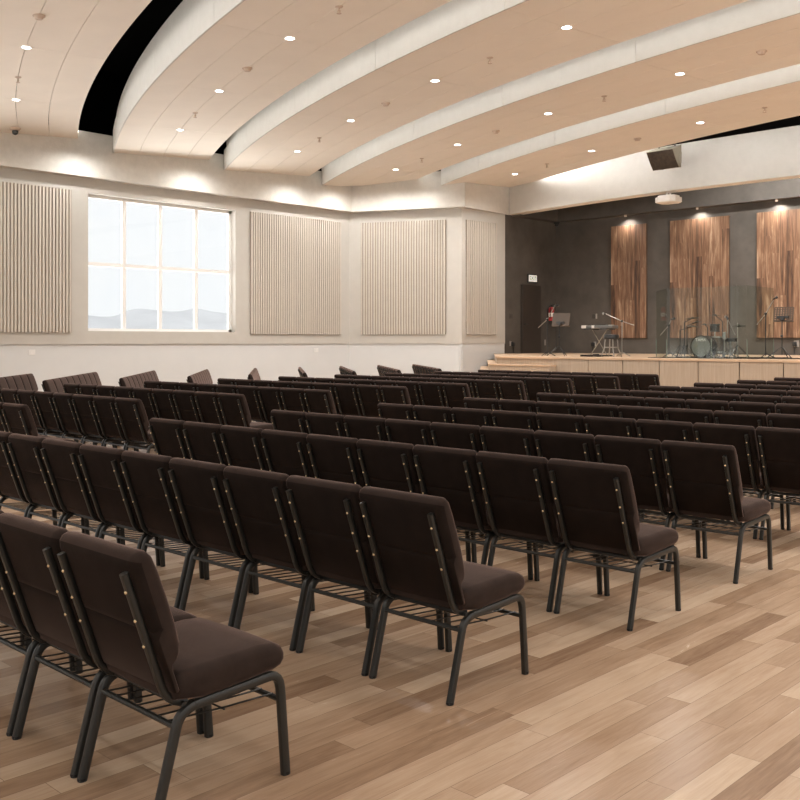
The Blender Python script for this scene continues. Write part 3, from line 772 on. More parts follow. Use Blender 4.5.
# wood panels on the stage back wall, each with its spot under the bulkhead
WP = [(-17.28, -15.97, 'first'), (-15.13, -13.17, 'second'), (-12.30, -10.34, 'third')]
for x0, x1, nm in WP:
    lab = {'first': 'narrow walnut board panel on the charcoal wall behind the keyboard', 'second': 'wide walnut board panel on the charcoal wall behind the drums', 'third': 'walnut board panel on the charcoal wall, cut by the picture edge'}[nm]
    bm = new_bm(); box(bm, 0, x1 - x0, -0.07, -0.002, 0, 3.72); bevel_all(bm, 0.004, 1)
    tag(link('wood_panel', bm, MT['walnut'], loc=(x0, YS, 1.665)), lab, 'wood panel', 'walnut panels on the stage wall')
for px, lab in ((-16.62, 'first'), (-14.10, 'second'), (-11.62, 'third')):
    o = thing('spotlight', 'small ceiling spotlight above the %s walnut panel' % {'first': 'narrow', 'second': 'wide', 'third': 'edge-cut'}[lab], 'spotlight', (px, YS - 0.26, ZB), 0, 'spotlights above the walnut panels')
    bm = new_bm(); lathe(bm, [(0.0, 0.0), (0.042, 0.0), (0.042, -0.055), (0.036, -0.055), (0.032, -0.035), (0.0, -0.035)], 14); link('can', bm, MT['fix'], o, True)
    bm = new_bm(); lathe(bm, [(0.031, -0.037), (0.031, -0.041), (0.0, -0.043)], 14); link('bulb', bm, MT['lamp'], o, True)
    spot((px, YS - 0.26, ZB - 0.07), 85, 140, 1.0, (1.0, 0.96, 0.90), 0.02, (px, YS + 0.02, ZB - 1.2))
# stage lighting from behind the beam
for x, pw in ((-12.6, 260), (-10.4, 620), (-8.2, 900), (-5.5, 900), (-2.0, 700), (3.0, 600), (7.0, 600)): spot((x, 25.5, 7.05), pw, 130, 0.6, rad=0.03, aim=(x, 28.2, 3.6))

# ------------------------------------------------------------------ door, sign, extinguisher, plates
d0, d1 = at_x(521.3, 300, XS + 0.09).y, at_x(541, 300, XS + 0.09).y
dr = bpy.data.objects.new('door_1', None); COL.objects.link(dr); dr.location = (XS, d0, ZS); struct(dr, 'dark brown door on the stage side wall')
bm = new_bm(); box(bm, 0.002, 0.09, 0.07, d1 - d0, 0.004, 2.31); bevel_all(bm, 0.006, 1); link('leaf', bm, MT['door'], dr)
bm = new_bm(); lathe(bm, [(0.0, 0.0), (0.03, 0.0), (0.03, 0.012), (0.0, 0.012)], 12, Matrix.Translation((0.09, 0.17, 0.98)) @ Matrix.Rotation(PI / 2, 4, 'Y'))
tube(bm, [(0.10, 0.17, 0.98), (0.145, 0.17, 0.98), (0.15, 0.30, 0.98)], 0.012, 8); link('door_handle', bm, MT['black'], dr, True)
e0, e1 = at_x(528, 275, XS), at_x(536, 282, XS)
o = thing('exit_sign', 'small lit white exit sign above the dark stage door', 'exit sign', (XS, (e0.y + e1.y) / 2, e1.z))
wy, hz = (e1.y - e0.y) / 2, e0.z - e1.z
bm = new_bm(); box(bm, 0.002, 0.035, -wy - 0.05, wy + 0.05, -0.04, hz + 0.04); bevel_all(bm, 0.008, 1); link('housing', bm, MT['black'], o)
bm = new_bm(); box(bm, 0.034, 0.040, -wy, wy, 0, hz); link('face', bm, MT['sign'], o)
def text_mesh(name, txt, size, m, parent, loc, rot):
    cu = bpy.data.curves.new(name, 'FONT'); cu.body = txt; cu.size = size; cu.align_x = 'CENTER'; cu.align_y = 'CENTER'; cu.extrude = 0.001
    tmp = bpy.data.objects.new(name, cu); COL.objects.link(tmp)
    dg = bpy.context.evaluated_depsgraph_get(); me = bpy.data.meshes.new_from_object(tmp.evaluated_get(dg))
    bpy.data.objects.remove(tmp); me.materials.clear(); me.materials.append(m)
    o = bpy.data.objects.new(name, me); COL.objects.link(o); o.parent = parent; o.location = loc; o.rotation_euler = rot
    return o
text_mesh('lettering', 'EXIT', 0.19, MT['signink'], o, (0.0415, 0, hz / 2), (PI / 2, 0, PI / 2))
ey = at_x(551.3, 312, XS + 0.13).y
o = thing('fire_extinguisher', 'red fire extinguisher hung on the charcoal wall behind a music stand', 'fire extinguisher', (XS + 0.13, ey, 2.27))
bm = new_bm(); lathe(bm, [(0.0, 0.0), (0.085, 0.0), (0.095, 0.02), (0.095, 0.38), (0.075, 0.45), (0.03, 0.48), (0.0, 0.48)], 18); link('cylinder_body', bm, MT['red'], o, True)
bm = new_bm(); tube(bm, [(0, 0, 0.47), (0, 0, 0.54)], 0.025, 8); tube(bm, [(0, 0, 0.53), (0.02, 0.10, 0.56)], 0.012, 6); tube(bm, [(0, 0, 0.51), (0.02, 0.10, 0.50)], 0.010, 6); link('valve', bm, MT['black'], o)
bm = new_bm(); tube(bm, [(0, -0.02, 0.50), (0.05, -0.11, 0.45), (0.06, -0.125, 0.25), (0.05, -0.12, 0.08)], 0.013, 6); link('hose', bm, MT['black'], o)
bm = new_bm(); lathe(bm, [(0.0965, 0.14), (0.0975, 0.145), (0.0975, 0.27), (0.0965, 0.275)], 18); link('label_band', bm, MT['plate'], o, True)
bm = new_bm(); box(bm, -0.13, -0.09, -0.03, 0.03, 0.12, 0.40); link('bracket', bm, MT['black'], o)
def plate_x(px, py, m, label, w=0.10, h=0.13, plug=False, X=XS):
    p = at_x(px, py, X)
    o = thing('wall_plate' if not plug else 'wall_socket', label, 'wall switch' if not plug else 'wall socket', (X, p.y, p.z))
    bm = new_bm(); box(bm, 0.001, 0.014, -w / 2, w / 2, -h / 2, h / 2); bevel_all(bm, 0.004, 1); link('cover_plate', bm, m, o)
    if plug:
        bm = new_bm(); box(bm, 0.014, 0.09, 0.02, 0.16, -0.09, 0.05); bevel_all(bm, 0.015, 2); tube(bm, [(0.05, 0.09, -0.08), (0.06, 0.09, -0.3), (0.05, 0.10, p.z and -(p.z - ZS) + 0.02)], 0.012, 6); link('plug', bm, MT['black'], o, True)
    else:
        bm = new_bm(); box(bm, 0.014, 0.02, -w / 5, w / 5, -h / 5, h / 5); link('rocker', bm, m, o)
    return o
plate_x(511, 316.2, MT['darkplate'], 'dark switch plate on charcoal wall between white wall and door', 0.16, 0.16)
plate_x(510.3, 343.5, MT['gplate'], 'socket with black plug low on charcoal wall beside the door', 0.10, 0.16, True)
plate_x(545, 342.5, MT['gplate'], 'low switch plate on charcoal wall just past the door', 0.07, 0.2)
plate_x(31.5, 352.3, MT['plate'], 'white plate on the low white wall below the edge-cut panel', 0.18, 0.13, X=XW - 0.035)
plate_x(316, 350.2, MT['plate'], 'white plate on the low white wall near the wall corner', 0.18, 0.13, X=XW - 0.035)
def plate_y(px, py, m, label, w, h, plug=None):
    p = at_y(px, py, YS)
    o = thing('wall_plate' if not plug else 'wall_socket', label, 'wall switch' if not plug else 'wall socket', (p.x, YS, p.z))
    bm = new_bm(); box(bm, -w / 2, w / 2, -0.014, -0.001, -h / 2, h / 2); bevel_all(bm, 0.004, 1); link('cover_plate', bm, m, o)
    if plug:
        bm = new_bm(); box(bm, plug - 0.06, plug + 0.06, -0.07, -0.014, -0.09, 0.05); bevel_all(bm, 0.02, 2); tube(bm, [(plug, -0.05, -0.1), (plug, -0.06, -0.3), (plug + 0.02, -0.05, -(p.z - ZS) + 0.02)], 0.01, 6); link('plug', bm, MT['black'], o, True)
    else:
        bm = new_bm(); box(bm, -w / 5, w / 5, -0.02, -0.014, -h / 5, h / 5); link('rocker', bm, m, o)
plate_y(595.0, 344.0, MT['gplate'], 'socket with black plug on charcoal wall behind the keyboard stand', 0.10, 0.16, -0.06)
plate_y(596.5, 316.3, MT['gplate'], 'small pale switch plate on charcoal wall above the keyboard', 0.06, 0.17)
plate_y(594.0, 316.3, MT['darkplate'], 'small dark switch plate on charcoal wall above the keyboard', 0.14, 0.15)
plate_y(796.5, 343.6, MT['gplate'], 'pale socket with black plug under the edge-cut walnut panel', 0.15, 0.19, -0.04)

# ------------------------------------------------------------------ hanging speaker, projector, cameras
vb = 23.55
b0 = at_y(653, 171, vb); b1 = at_y(679.5, 167.5, vb)
lo, hi = vb - 2.0, vb
for _ in range(40):
    mid = (lo + hi) / 2
    if at_y(646.2, 152.6, mid).x > b0.x: lo = mid
    else: hi = mid
vt = (lo + hi) / 2; t0 = at_y(646.2, 152.6, vt)
wsp = b1.x - b0.x
sp = thing('loudspeaker', 'dark angled loudspeaker hung under the ceiling in front of the cream beam', 'loudspeaker', (b0.x, vb, b0.z))
th, tv = t0.z - b0.z, vt - vb
bm = new_bm()
prof = [(0, 0), (tv * 0.52, th * 0.45), (tv, th), (0.10, th + 0.17), (0.10, 0.02)]
a = [bm.verts.new((0, y, z)) for y, z in prof]; b = [bm.verts.new((wsp, y, z)) for y, z in prof]
bm.faces.new(a[::-1]); bm.faces.new(b)
for i in range(5): bm.faces.new((a[i], a[(i + 1) % 5], b[(i + 1) % 5], b[i]))
link('cabinet', bm, MT['spkbody'], sp)
nf = Vector((0, -th, tv)).normalized(); nf = Vector((0, -abs(th), tv)).normalized()
bm = new_bm(); q = Vector((0, -th, tv)).normalized() * 0.012
vs = [bm.verts.new(Vector((x, y, z)) + Vector((0, -0.010, -0.006))) for x in (0.015, wsp - 0.015) for y, z in ((tv * 0.03, th * 0.03), (tv * 0.52, th * 0.46), (tv * 0.98, th * 0.98))]
bm.faces.new((vs[0], vs[1], vs[4], vs[3])); bm.faces.new((vs[1], vs[2], vs[5], vs[4]))
g = bmesh.ops.extrude_face_region(bm, geom=bm.faces[:])
for v in [e for e in g['geom'] if isinstance(e, bmesh.types.BMVert)]: v.co += Vector((0, 0.012, 0.006))
link('grille', bm, MT['grille'], sp)
slope = Vector((0, tv, th)).normalized(); out = Vector((0, -th, tv)).normalized()
for cx, cz, r in ((0.25, 0.70, 0.13), (0.60, 0.80, 0.11), (0.38, 0.30, 0.17), (0.74, 0.33, 0.17)):
    c = Vector((wsp * cx, tv * cz, th * cz)) + Vector((0, -0.014, -0.008))
    Mx = Matrix.Translation(c) @ Vector((0, 0, 1)).rotation_difference(out if out.y < 0 else -out).to_matrix().to_4x4()
    bm = new_bm(); lathe(bm, [(r * 0.8, 0.0), (r, 0.004), (r * 0.9, 0.010), (r * 0.5, 0.004), (0.0, 0.012)], 20, Mx); link('driver_cone', bm, MT['grille'], sp, True)
bm = new_bm(); tube(bm, [(wsp * 0.8, 0.05, th), (wsp * 0.8, 0.05, th + 0.9)], 0.02, 8); tube(bm, [(wsp * 0.2, 0.05, th), (wsp * 0.2, 0.05, th + 0.9)], 0.02, 8)
link('hanging_rod', bm, MT['black'], sp)
bm = new_bm(); box(bm, wsp, wsp + 0.02, -0.02, 0.08, th * 0.3, th * 0.95); link('side_bracket', bm, MT['spkbody'], sp)

yp = beam_y(-13.2) + 0.2
pc = at_y(668.5, 200.8, yp)
pj = thing('projector', 'white box projector hung from the beam over the stage', 'projector', (pc.x, yp, pc.z), math.radians(0))
def chamf(w, d, c): return [(-w + c, -d), (w - c, -d), (w, -d + c), (w, d - c), (w - c, d), (-w + c, d), (-w, d - c), (-w, -d + c)]
bm = new_bm(); prism(bm, chamf(0.315, 0.30, 0.12), -0.05, 0.09); bevel_all(bm, 0.012, 2); link('housing', bm, MT['projwhite'], pj, True)
bm = new_bm(); prism(bm, chamf(0.26, 0.25, 0.10), 0.09, 0.14); bevel_all(bm, 0.012, 2); link('top_cover', bm, MT['projwhite'], pj, True)
bm = new_bm(); prism(bm, chamf(0.285, 0.27, 0.11), -0.062, -0.05); link('underside', bm, MT['ceil'], pj)
for s in (-1, 1):
    bm = new_bm(); tube(bm, [(s * 0.05, 0, 0.14), (s * 0.05, 0, ZL + 0.01 - pc.z)], 0.018, 8); link('mount_pole', bm, MT['projwhite'], pj)
def dome_cam(loc, label, s=1.0, black=False):
    o = thing('security_camera', label, 'security camera', loc)
    bm = new_bm(); lathe(bm, [(0.0, 0.0), (0.14 * s, 0.0), (0.14 * s, -0.03 * s), (0.09 * s, -0.07 * s), (0.0, -0.07 * s)], 18); link('base', bm, MT['black'] if black else MT['fix'], o, True)
    bm = new_bm(); lathe(bm, [(0.075 * s, -0.07 * s), (0.08 * s, -0.11 * s), (0.06 * s, -0.16 * s), (0.0, -0.19 * s)], 18); link('lens_dome', bm, MT['black'], o, True)
p = at_z(5.3, 133.5, 6.45); dome_cam((p.x + 0.3, p.y + 0.1, 6.55), 'small dome camera under the ceiling band at the picture edge', 0.9)
p = at_z(387.5, 191.5, 6.58); dome_cam((p.x + 0.55, p.y - 0.25, 6.64), 'small dark camera under a ceiling band near the slanted wall', 0.75, True)
dome_cam((XS + 0.12, YS - 0.12, ZB), 'small black camera in the upper corner of the stage', 0.8, True)

# ------------------------------------------------------------------ instruments
def S(px, py, Y): return at_y(px, py, Y)
def tripod(o, r, hub, m, foot=0.0, n=3, a0=0.5, th=0.012):
    for k in range(n):
        a = a0 + 2 * PI * k / n
        bm = new_bm(); tube(bm, [(0, 0, hub), (r * 0.5 * math.cos(a), r * 0.5 * math.sin(a), hub * 0.52), (r * math.cos(a), r * math.sin(a), 0.012)], th, 6); link('leg', bm, m, o)
def mic_stand(base, Y, clutch, b0, b1, mic, label, mlabel, metal='chrome', base_kind='tripod'):
    b = S(base[0], base[1], Y); c = S(clutch[0], clutch[1], Y); e0 = S(b0[0], b0[1], Y); e1 = S(b1[0], b1[1], Y)
    c.x = b.x
    o = thing('microphone_stand', label, 'microphone stand', (b.x, Y, ZS), 0, 'microphone stands')
    L = lambda p: (p.x - b.x, p.y - Y, p.z - ZS)
    tripod(o, 0.22, 0.12, MT['black'] if metal != 'chrome' else MT['chrome'], a0=0.4)
    bm = new_bm(); tube(bm, [(0, 0, 0.06), (0, 0, c.z - ZS)], 0.013, 8); link('pole', bm, MT['black'] if metal == 'black' else MT['chrome'], o, True)
    bm = new_bm(); tube(bm, [L(e0), L(c), L(e1)], 0.011, 8); link('boom', bm, MT['chrome'], o, True)
    bm = new_bm(); bmesh.ops.create_icosphere(bm, subdivisions=2, radius=0.035, matrix=Matrix.Translation(L(c))); link('clutch', bm, MT['black'], o, True)
    m0, m1 = S(mic[0][0], mic[0][1], Y), S(mic[1][0], mic[1][1], Y)
    q = thing('microphone', mlabel, 'microphone', (m0.x, Y, m0.z), 0, 'microphones')
    d = Vector(m1 - m0)
    bm = new_bm(); tube(bm, [(0, 0, 0), d * 0.62], [0.014, 0.020], 8); link('body', bm, MT['black'], q, True)
    bm = new_bm(); tube(bm, [d * 0.58, d * 0.66, d * 0.92, d], [0.022, 0.032, 0.032, 0.012], 10); link('head_grille', bm, MT['chrome'] if metal == 'chrome' else MT['black'], q, True)
mic_stand((547.3, 355), 21.7, (546.5, 319.5), (538.3, 327.6), (554.0, 307.2), ((553.6, 306.4), (559.0, 305.2)), 'thin microphone stand with boom, in front of the extinguisher', 'microphone on the boom in front of the fire extinguisher', 'black')
mic_stand((622.0, 355), 22.5, (622.0, 321.2), (634.0, 325.2), (605.8, 313.8), ((606.0, 314.0), (602.4, 313.7)), 'chrome microphone stand behind the round stool', 'pale microphone above the keyboard', 'chrome')
mic_stand((765.6, 356.5), 22.0, (765.3, 313.8), (757.0, 324.6), (773.6, 300.0), ((773.2, 299.0), (777.6, 297.0)), 'microphone stand in front of the edge-cut walnut panel', 'black microphone on the boom beside the music stand with holes', 'black')
mic_stand((668.8, 356), 22.3, (668.8, 325.6), (660.3, 335.2), (671.0, 320.2), ((670.6, 319.6), (675.0, 318.2)), 'microphone stand behind glass, at the glass shield edge', 'black microphone behind glass above the cymbal stands', 'black')
mic_stand((727.5, 356), 22.6, (728.6, 318.6), (735.2, 334.8), (727.2, 316.8), ((727.6, 317.4), (724.8, 316.6)), 'microphone stand behind the snare drum inside the glass shield', 'black microphone above the snare drum', 'chrome')

def music_stand(base, Y, tl, br, label, holes):
    b = S(base[0], base[1], Y); p, q = S(tl[0], tl[1], Y), S(br[0], br[1], Y)
    o = thing('music_stand', label, 'music stand', (b.x, Y, ZS), 0, 'music stands')
    tripod(o, 0.34, 0.28, MT['black'], a0=PI / 6 + PI)
    w, h0, h1 = (q.x - p.x) / 2, q.z - ZS, p.z - ZS; cx = (p.x + q.x) / 2 - b.x
    bm = new_bm(); tube(bm, [(0, 0, 0.10), (0, 0, h0 + 0.03)], 0.013, 8); link('pole', bm, MT['black'], o, True)
    bm = new_bm(); bmesh.ops.create_icosphere(bm, subdivisions=2, radius=0.032, matrix=Matrix.Translation((0, -0.01, 0.52))); link('height_knob', bm, MT['black'], o, True)
    M = Matrix.Translation((cx, 0.02, h0)) @ Matrix.Rotation(math.radians(-12), 4, 'X')
    hh = (h1 - h0) / math.cos(math.radians(12)); bm = new_bm()
    if not holes: box(bm, -w, w, 0, 0.012, 0, hh, 0, M)
    else:
        nx, nz = 7, 6; bw, bz = 2 * w / nx, hh / nz; e = 0.46
        for i in range(nx + 1): box(bm, -w + i * bw - bw * e / 2, -w + i * bw + bw * e / 2, 0, 0.010, 0, hh, 0, M)
        for i in range(nz + 1): box(bm, -w, w, 0.0015, 0.0085, i * bz - bz * e / 2, i * bz + bz * e / 2, 0, M)
    link('desk', bm, MT['desk'], o)
    bm = new_bm(); box(bm, -w * 1.03, w * 1.03, 0.0, 0.06, -0.018, 0.0, 0, M); link('ledge', bm, MT['desk'], o)
    bm = new_bm(); box(bm, -0.13, 0.13, -0.03, -0.002, 0.05, 0.10, 0, M); box(bm, -0.04, 0.04, -0.05, -0.002, 0.0, 0.08, 0, M); link('desk_bracket', bm, MT['black'], o)
music_stand((559.3, 356), 21.6, (551.3, 313.2), (568.4, 325.2), 'brown music stand with a solid desk in front of the extinguisher', False)
music_stand((782.0, 357.5), 21.5, (773.2, 307.6), (792.0, 320.4), 'music stand with a perforated brown desk near the picture edge', True)

# keyboard on X stand, stool, pedals
YK = 22.2
k0, k1 = S(581.3, 329, YK), S(618.5, 329, YK); kc = (k0.x + k1.x) / 2; kz = S(600, 328.6, YK).z; kw = (k1.x - k0.x) / 2 - 0.10
ks = thing('keyboard_stand', 'black x shaped stand under the electric keyboard', 'keyboard stand', (kc, YK, ZS), 0)
hz = kz - ZS - 0.03
for s in (-1, 1):
    bm = new_bm(); tube(bm, [(s * kw * 0.50 - 0.03, 0.0 + 0.03 * s, 0.03), (-s * kw * 0.52 - 0.0, 0.03 * s, hz)], 0.012, 8); link('cross_leg', bm, MT['spkbody'], ks, True)
    bm = new_bm(); tube(bm, [(s * kw * 0.50 - 0.03, -0.28, 0.02), (s * kw * 0.50 - 0.03, 0.28, 0.02)], 0.018, 8); link('foot_bar', bm, MT['black'], ks, True)
    bm = new_bm(); box(bm, s * kw * 0.52 - 0.11, s * kw * 0.52 + 0.11, -0.2, 0.2, hz, hz + 0.03); link('support_arm', bm, MT['black'], ks)
kb = thing('electric_keyboard', 'electric keyboard with grey body lying on the x stand', 'keyboard', (kc, YK, ZS + hz + 0.03), 0)
bm = new_bm(); box(bm, -kw, kw, -0.16, 0.16, 0, 0.085); bevel_all(bm, 0.012, 2); link('body', bm, MT['kbody'], kb, True)
bm = new_bm(); box(bm, -kw + 0.01, -kw + 0.15, -0.165, 0.1, 0.01, 0.088); box(bm, -kw + 0.33, -kw + 0.41, -0.165, 0.1, 0.01, 0.088); link('silver_panel', bm, MT['keys'], kb)
bm = new_bm()
for i in range(36):
    xk = -kw + 0.50 + i * (2 * kw - 0.62) / 36
    box(bm, xk, xk + (2 * kw - 0.62) / 36 - 0.002, 0.0, 0.15, 0.085, 0.097)
link('keys', bm, MT['keys'], kb)
bm = new_bm(); box(bm, -kw + 0.2, kw - 0.2, -0.15, -0.02, 0.085, 0.10); link('control_panel', bm, MT['black'], kb)
YT = 21.7
q = S(611.3, 356, YT)
so = thing('bar_stool', 'chrome stool with round black seat in front of the keyboard stand', 'stool', (q.x, YT, ZS), 0)
zt = S(611, 334.6, YT).z - ZS; rs = (S(618.3, 337, YT).x - S(605, 337, YT).x) / 2
bm = new_bm(); lathe(bm, [(0.0, zt - 0.12), (rs * 0.9, zt - 0.12), (rs, zt - 0.10), (rs, zt - 0.03), (rs * 0.93, zt), (0.0, zt + 0.005)], 24); link('seat', bm, MT['black'], so, True)
for k in range(4):
    a = PI / 4 + k * PI / 2; c, s = math.cos(a), math.sin(a)
    bm = new_bm(); tube(bm, [(rs * 0.78 * c, rs * 0.78 * s, zt - 0.12), (rs * 0.86 * c, rs * 0.86 * s, zt - 0.2), (rs * 0.9 * c, rs * 0.9 * s, 0.22), (rs * 1.38 * c, rs * 1.38 * s, 0.0)], 0.016, 8); link('leg', bm, MT['chrome'], so, True)
bm = new_bm(); n = 24; R = rs * 0.92
tube(bm, [(R * math.cos(2 * PI * k / n), R * math.sin(2 * PI * k / n), 0.245) for k in range(n + 1)], 0.013, 6); link('foot_ring', bm, MT['chrome'], so, True)
q = S(598.0, 356, 21.5)
o = thing('sustain_pedal', 'small black pedal on the stage floor beside the stool', 'pedal', (q.x, 21.5, ZS), 0)
bm = new_bm(); box(bm, -0.10, 0.10, -0.10, 0.12, 0, 0.05); bevel_all(bm, 0.012, 2); link('base', bm, MT['black'], o, True)
bm = new_bm(); box(bm, -0.04, 0.06, -0.2, -0.02, 0.04, 0.075); bevel_all(bm, 0.008, 1); link('treadle', bm, MT['black'], o)
q = S(588.5, 356.3, 21.5)
bm = new_bm(); box(bm, -0.2, 0.2, -0.1, 0.1, 0, 0.05); bevel_all(bm, 0.01, 1); tag(link('floor_pedalboard', bm, MT['rug'], loc=(q.x, 21.5, ZS)), 'flat black pedalboard on the stage floor under the keyboard', 'pedalboard')

# drum kit
YD = 21.55
rg0 = S(656.8, 357, 21.0)
bm = new_bm(); box(bm, -12.0, -9.35, 21.12, 23.3, ZS, ZS + 0.012); tag(link('drum_rug', bm, MT['rug']), 'black rug under the drum kit', 'rug')
ZR = ZS + 0.012
kl, kr = S(690.6, 345, YD), S(711.4, 345, YD); rk = (kr.x - kl.x) / 2; kx = (kl.x + kr.x) / 2
kd = thing('bass_drum', 'big round bass drum with smoky front head on the rug', 'drum', (kx, YD, ZR), 0, 'drums of the kit')
MR = Matrix.Translation((0, 0, rk)) @ Matrix.Rotation(-PI / 2, 4, 'X')
bm = new_bm(); lathe(bm, [(rk * 0.96, 0.02), (rk * 0.96, 0.42), (0.0, 0.42)], 32, MR); link('shell', bm, MT['drumshell'], kd, True)
bm = new_bm(); lathe(bm, [(rk * 0.90, -0.012), (rk, -0.012), (rk, 0.035), (rk * 0.94, 0.035)], 32, MR); link('hoop', bm, MT['drumshell'], kd, True)
bm = new_bm(); lathe(bm, [(0.0, -0.006), (rk * 0.92, -0.002), (rk * 0.92, 0.01)], 32, MR); link('front_head', bm, MT['drumhead'], kd, True)
text_mesh('lettering', 'TAMA', 0.10, MT['plate'], kd, (0, -0.012, rk * 1.58), (PI / 2, 0, 0))
for s in (-1, 1):
    bm = new_bm(); tube(bm, [(s * rk * 0.8, 0.12, rk * 0.55), (s * rk * 1.2, 0.02, 0.0)], 0.012, 6); link('spur', bm, MT['chrome'], kd)
def drum(name, px, py0, py1, hw, Y, label, shell, legs=True, standtop=None):
    p0, p1 = S(px, py0, Y), S(px, py1, Y); r = hw
    o = thing(name, label, 'drum', (p0.x, Y, ZR), 0, 'drums of the kit')
    z1, z0 = p0.z - ZR, p1.z - ZR
    bm = new_bm(); lathe(bm, [(0.0, z0), (r * 0.96, z0), (r * 0.96, z1), (0.0, z1)], 24); link('shell', bm, shell, o, True)
    for z in (z0, z1 - 0.03):
        bm = new_bm(); lathe(bm, [(r * 0.95, z), (r * 1.02, z), (r * 1.02, z + 0.03), (r * 0.95, z + 0.03)], 24); link('hoop', bm, MT['chrome'] if legs else MT['black'], o, True)
    bm = new_bm(); lathe(bm, [(0.0, z1 + 0.004), (r * 0.95, z1 + 0.002), (r * 0.95, z1 - 0.004)], 24); link('drum_head', bm, MT['drumhead'], o, True)
    for k in range(3):
        a = 0.9 + 2 * PI * k / 3
        if legs: pts = [(r * 1.03 * math.cos(a), r * 1.03 * math.sin(a), z0 + 0.12), (r * 1.03 * math.cos(a), r * 1.03 * math.sin(a), 0.05), (r * 1.12 * math.cos(a), r * 1.12 * math.sin(a), 0.0)]
        else: pts = [(0, 0, max(0.02, z0 - 0.06)), (0.06 * math.cos(a), 0.06 * math.sin(a), z0 * 0.45), (0.24 * math.cos(a), 0.24 * math.sin(a), 0.0)]
        bm = new_bm(); tube(bm, pts, 0.012, 6); link('leg', bm, MT['chrome'], o)
    if not legs:
        bm = new_bm(); tube(bm, [(0, 0, z0 * 0.4), (0, 0, z0 + 0.01)], 0.015, 8); link('stand_pole', bm, MT['chrome'], o)
drum('floor_tom', 717.3, 336.5, 352.5, 0.15, 22.0, 'dark brown floor tom standing beside the bass drum', MT['brownshell'])
drum('snare_drum', 730.3, 338.2, 341.6, 0.155, 22.15, 'shallow snare drum on its stand inside the glass shield', MT['drumshell'], False)
drum('rack_tom', 714.8, 324.2, 331.8, 0.115, 22.3, 'smaller dark tom drum raised above the bass drum on a stand', MT['drumshell'], False)
p0, p1 = S(724.4, 332.0, 21.9), S(724.4, 339.4, 21.9)
o = thing('hand_drum', 'slim bright silver drum on a thin post beside the snare', 'drum', (p0.x, 21.9, ZR), 0, 'drums of the kit')
bm = new_bm(); lathe(bm, [(0.0, p1.z - ZR), (0.042, p1.z - ZR), (0.042, p0.z - ZR), (0.0, p0.z - ZR)], 18); link('shell', bm, MT['chrome'], o, True)
bm = new_bm(); tube(bm, [(0, 0, 0), (0, 0, p1.z - ZR + 0.01)], 0.013, 8); link('post', bm, MT['chrome'], o)
bm = new_bm(); lathe(bm, [(0.0, 0.015), (0.12, 0.012), (0.13, 0.0), (0.0, 0.0)], 16); link('base', bm, MT['black'], o, True)
def cymbal_stand(base, Y, cx, cy, hw, label, boom=None, tilt=0.0, two=False):
    b = S(base, 355, Y); c = S(cx, cy, Y)
    o = thing('cymbal_stand', label, 'cymbal stand', (b.x, Y, ZR), 0, 'cymbal stands')
    tripod(o, 0.27, 0.30, MT['black'], a0=0.2, th=0.010)
    zt = c.z - ZR
    if boom is None:
        bm = new_bm(); tube(bm, [(0, 0, 0.05), (0, 0, zt + 0.06)], 0.012, 8)
    else:
        j = S(boom[0], boom[1], Y); bm = new_bm(); tube(bm, [(0, 0, 0.05), (0, 0, j.z - ZR)], 0.012, 8); tube(bm, [(0, 0, j.z - ZR), (c.x - b.x, 0, zt)], 0.010, 8)
    link('pole', bm, MT['chrome'] if two else MT['black'], o, True)
    M = Matrix.Translation((c.x - b.x, 0, zt)) @ Matrix.Rotation(tilt, 4, 'Y')
    for dz in ((0, -0.035) if two else (0,)):
        bm = new_bm(); lathe(bm, [(0.0, 0.028 + dz), (0.03, 0.024 + dz), (0.045, 0.010 + dz), (hw * 0.6, 0.004 + dz), (hw, -0.004 + dz), (hw, -0.007 + dz), (hw * 0.6, 0.0 + dz), (0.04, 0.004 + dz), (0.0, 0.02 + dz)], 28, M); link('cymbal', bm, MT['cymbal'], o, True)
cymbal_stand(737.6, 22.1, 739.0, 325.4, 0.165, 'hi-hat cymbal pair on a stand beside the snare drum', None, 0.0, True)
cymbal_stand(722.6, 22.5, 715.0, 315.2, 0.145, 'crash cymbal on a boom stand above the raised tom', (722.6, 321.4), 0.06)
cymbal_stand(684.2, 22.4, 692.0, 318.2, 0.17, 'highest dark cymbal on a boom stand above the bass drum', (684.2, 322.5), -0.12)
cymbal_stand(680.0, 22.1, 692.6, 326.3, 0.18, 'lower dark cymbal on a boom stand beside the bass drum', (680.0, 330.2), 0.10)
cymbal_stand(687.0, 22.7, 697.0, 322.0, 0.12, 'middle small cymbal on a boom stand behind the bass drum', (687.0, 326), -0.10)
cymbal_stand(707.5, 22.8, 704.5, 324.6, 0.10, 'splash cymbal on a stand between bass drum and raised tom', (707.5, 327), 0.0)
# glass drum shield
YG = 21.0
gx = [S(p, 350, YG).x for p in (666.6, 711.3, 747.0)]
def pt(px, Y): return Vector((S(px, 350, Y).x, Y))
gpts = [pt(656.3, 22.0), Vector((gx[0], YG)), Vector((gx[1], YG)), Vector((gx[2], YG)), pt(773.6, 22.6)]
sh = thing('drum_shield', 'clear green tinted glass shield folded round the drum kit', 'drum shield', (gx[1], YG, ZS), 0)
for a, b in zip(gpts, gpts[1:]):
    d = (b - a).normalized(); n = Vector((-d.y, d.x)) * 0.006
    a2, b2 = a + d * 0.008, b - d * 0.008
    bm = new_bm(); prism(bm, [tuple(a2 - n), tuple(b2 - n), tuple(b2 + n), tuple(a2 + n)], ZS + 0.002, ZS + 1.66); rel(bm, sh); link('glass_panel', bm, MT['shield'], sh)
for g_ in gpts:
    bm = new_bm(); box(bm, g_.x - 0.007, g_.x + 0.007, g_.y - 0.007, g_.y + 0.007, ZS + 0.002, ZS + 0.45); rel(bm, sh); link('hinge_strip', bm, MT['shieldedge'], sh)
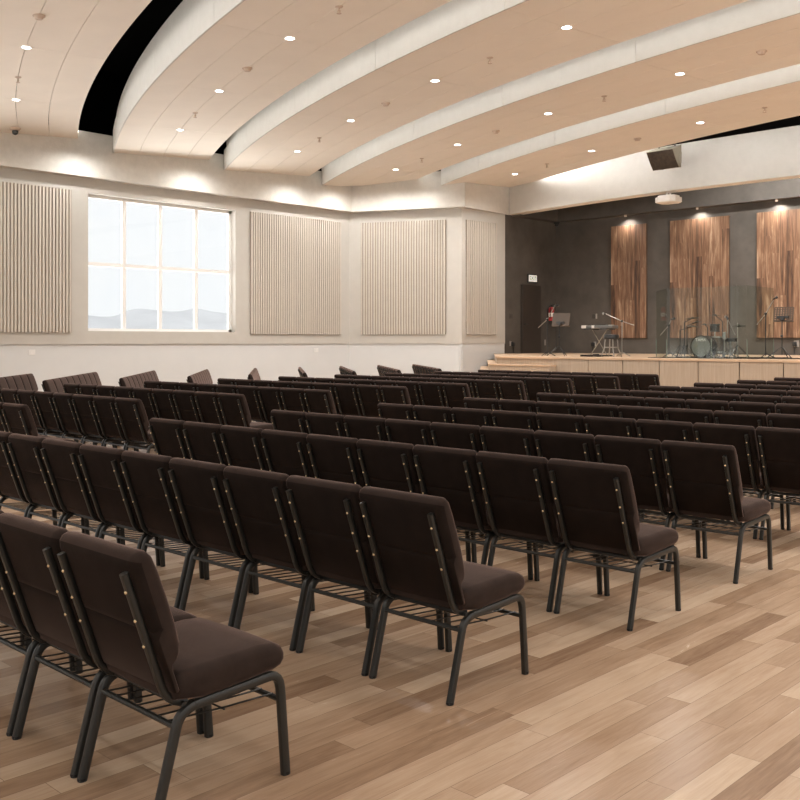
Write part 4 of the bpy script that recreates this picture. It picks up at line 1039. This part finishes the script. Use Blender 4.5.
cb = S(757, 357, 21.6)
bm = new_bm(); tube(bm, [(-9.3, 21.55, ZS + 0.012), (-9.0, 21.5, ZS + 0.012), (-8.75, 21.62, ZS + 0.012), (-8.5, 21.7, ZS + 0.012), (-8.0, 21.6, ZS + 0.012)], 0.011, 6)
tag(link('stage_cable', bm, MT['black']), 'black cable lying on the stage floor by the perforated music stand', 'cable')

# ------------------------------------------------------------------ world and colour management
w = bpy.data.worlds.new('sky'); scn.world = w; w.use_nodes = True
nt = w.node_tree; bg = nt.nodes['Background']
tc = N(nt, 'ShaderNodeTexCoord'); n1 = noise(nt, 3.5, 5, 0.6, tc.outputs['Generated'])
r = ramp(nt, n1.outputs['Fac'], [(0.35, (0.93, 0.955, 1.0)), (0.6, (1.0, 1.0, 1.0))])
# fill added below the horizon of the world to light the ceiling, strongest left
SKY_SIDE, FILL_REAR, FILL_RIGHT, FILL_LEFT = 1.2, 6.4, 1.5, 7.6
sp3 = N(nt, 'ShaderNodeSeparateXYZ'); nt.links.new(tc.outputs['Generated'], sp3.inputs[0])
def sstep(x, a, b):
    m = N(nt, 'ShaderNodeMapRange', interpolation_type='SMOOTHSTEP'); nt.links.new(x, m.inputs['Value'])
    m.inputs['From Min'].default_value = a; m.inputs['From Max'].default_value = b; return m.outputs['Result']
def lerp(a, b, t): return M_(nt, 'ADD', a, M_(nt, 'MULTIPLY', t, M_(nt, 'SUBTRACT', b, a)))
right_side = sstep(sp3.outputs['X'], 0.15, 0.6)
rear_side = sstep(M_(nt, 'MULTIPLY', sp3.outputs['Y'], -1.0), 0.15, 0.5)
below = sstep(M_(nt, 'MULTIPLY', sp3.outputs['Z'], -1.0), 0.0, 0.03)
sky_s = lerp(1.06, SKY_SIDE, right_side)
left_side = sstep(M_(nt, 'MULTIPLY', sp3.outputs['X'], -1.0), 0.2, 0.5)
fill_s = lerp(lerp(lerp(1.0, FILL_RIGHT, right_side), FILL_REAR, rear_side), FILL_LEFT, left_side)
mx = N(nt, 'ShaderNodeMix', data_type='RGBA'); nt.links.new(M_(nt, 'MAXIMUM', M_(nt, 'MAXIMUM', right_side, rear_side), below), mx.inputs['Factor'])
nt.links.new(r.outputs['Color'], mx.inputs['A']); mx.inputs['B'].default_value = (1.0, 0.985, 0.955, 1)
nt.links.new(mx.outputs['Result'], bg.inputs['Color']); nt.links.new(lerp(sky_s, fill_s, below), bg.inputs['Strength'])
vs = scn.view_settings
scn.display_settings.display_device = 'sRGB'
vs.view_transform = 'Standard'; vs.look = 'None'; vs.exposure = 0.0; vs.gamma = 1.0; vs.use_curve_mapping = False
cy = scn.cycles
cy.use_denoising = True
cy.max_bounces = 10; cy.diffuse_bounces = 6; cy.glossy_bounces = 4; cy.transparent_max_bounces = 16
cy.sample_clamp_indirect = 6.0; cy.caustics_reflective = False; cy.caustics_refractive = False
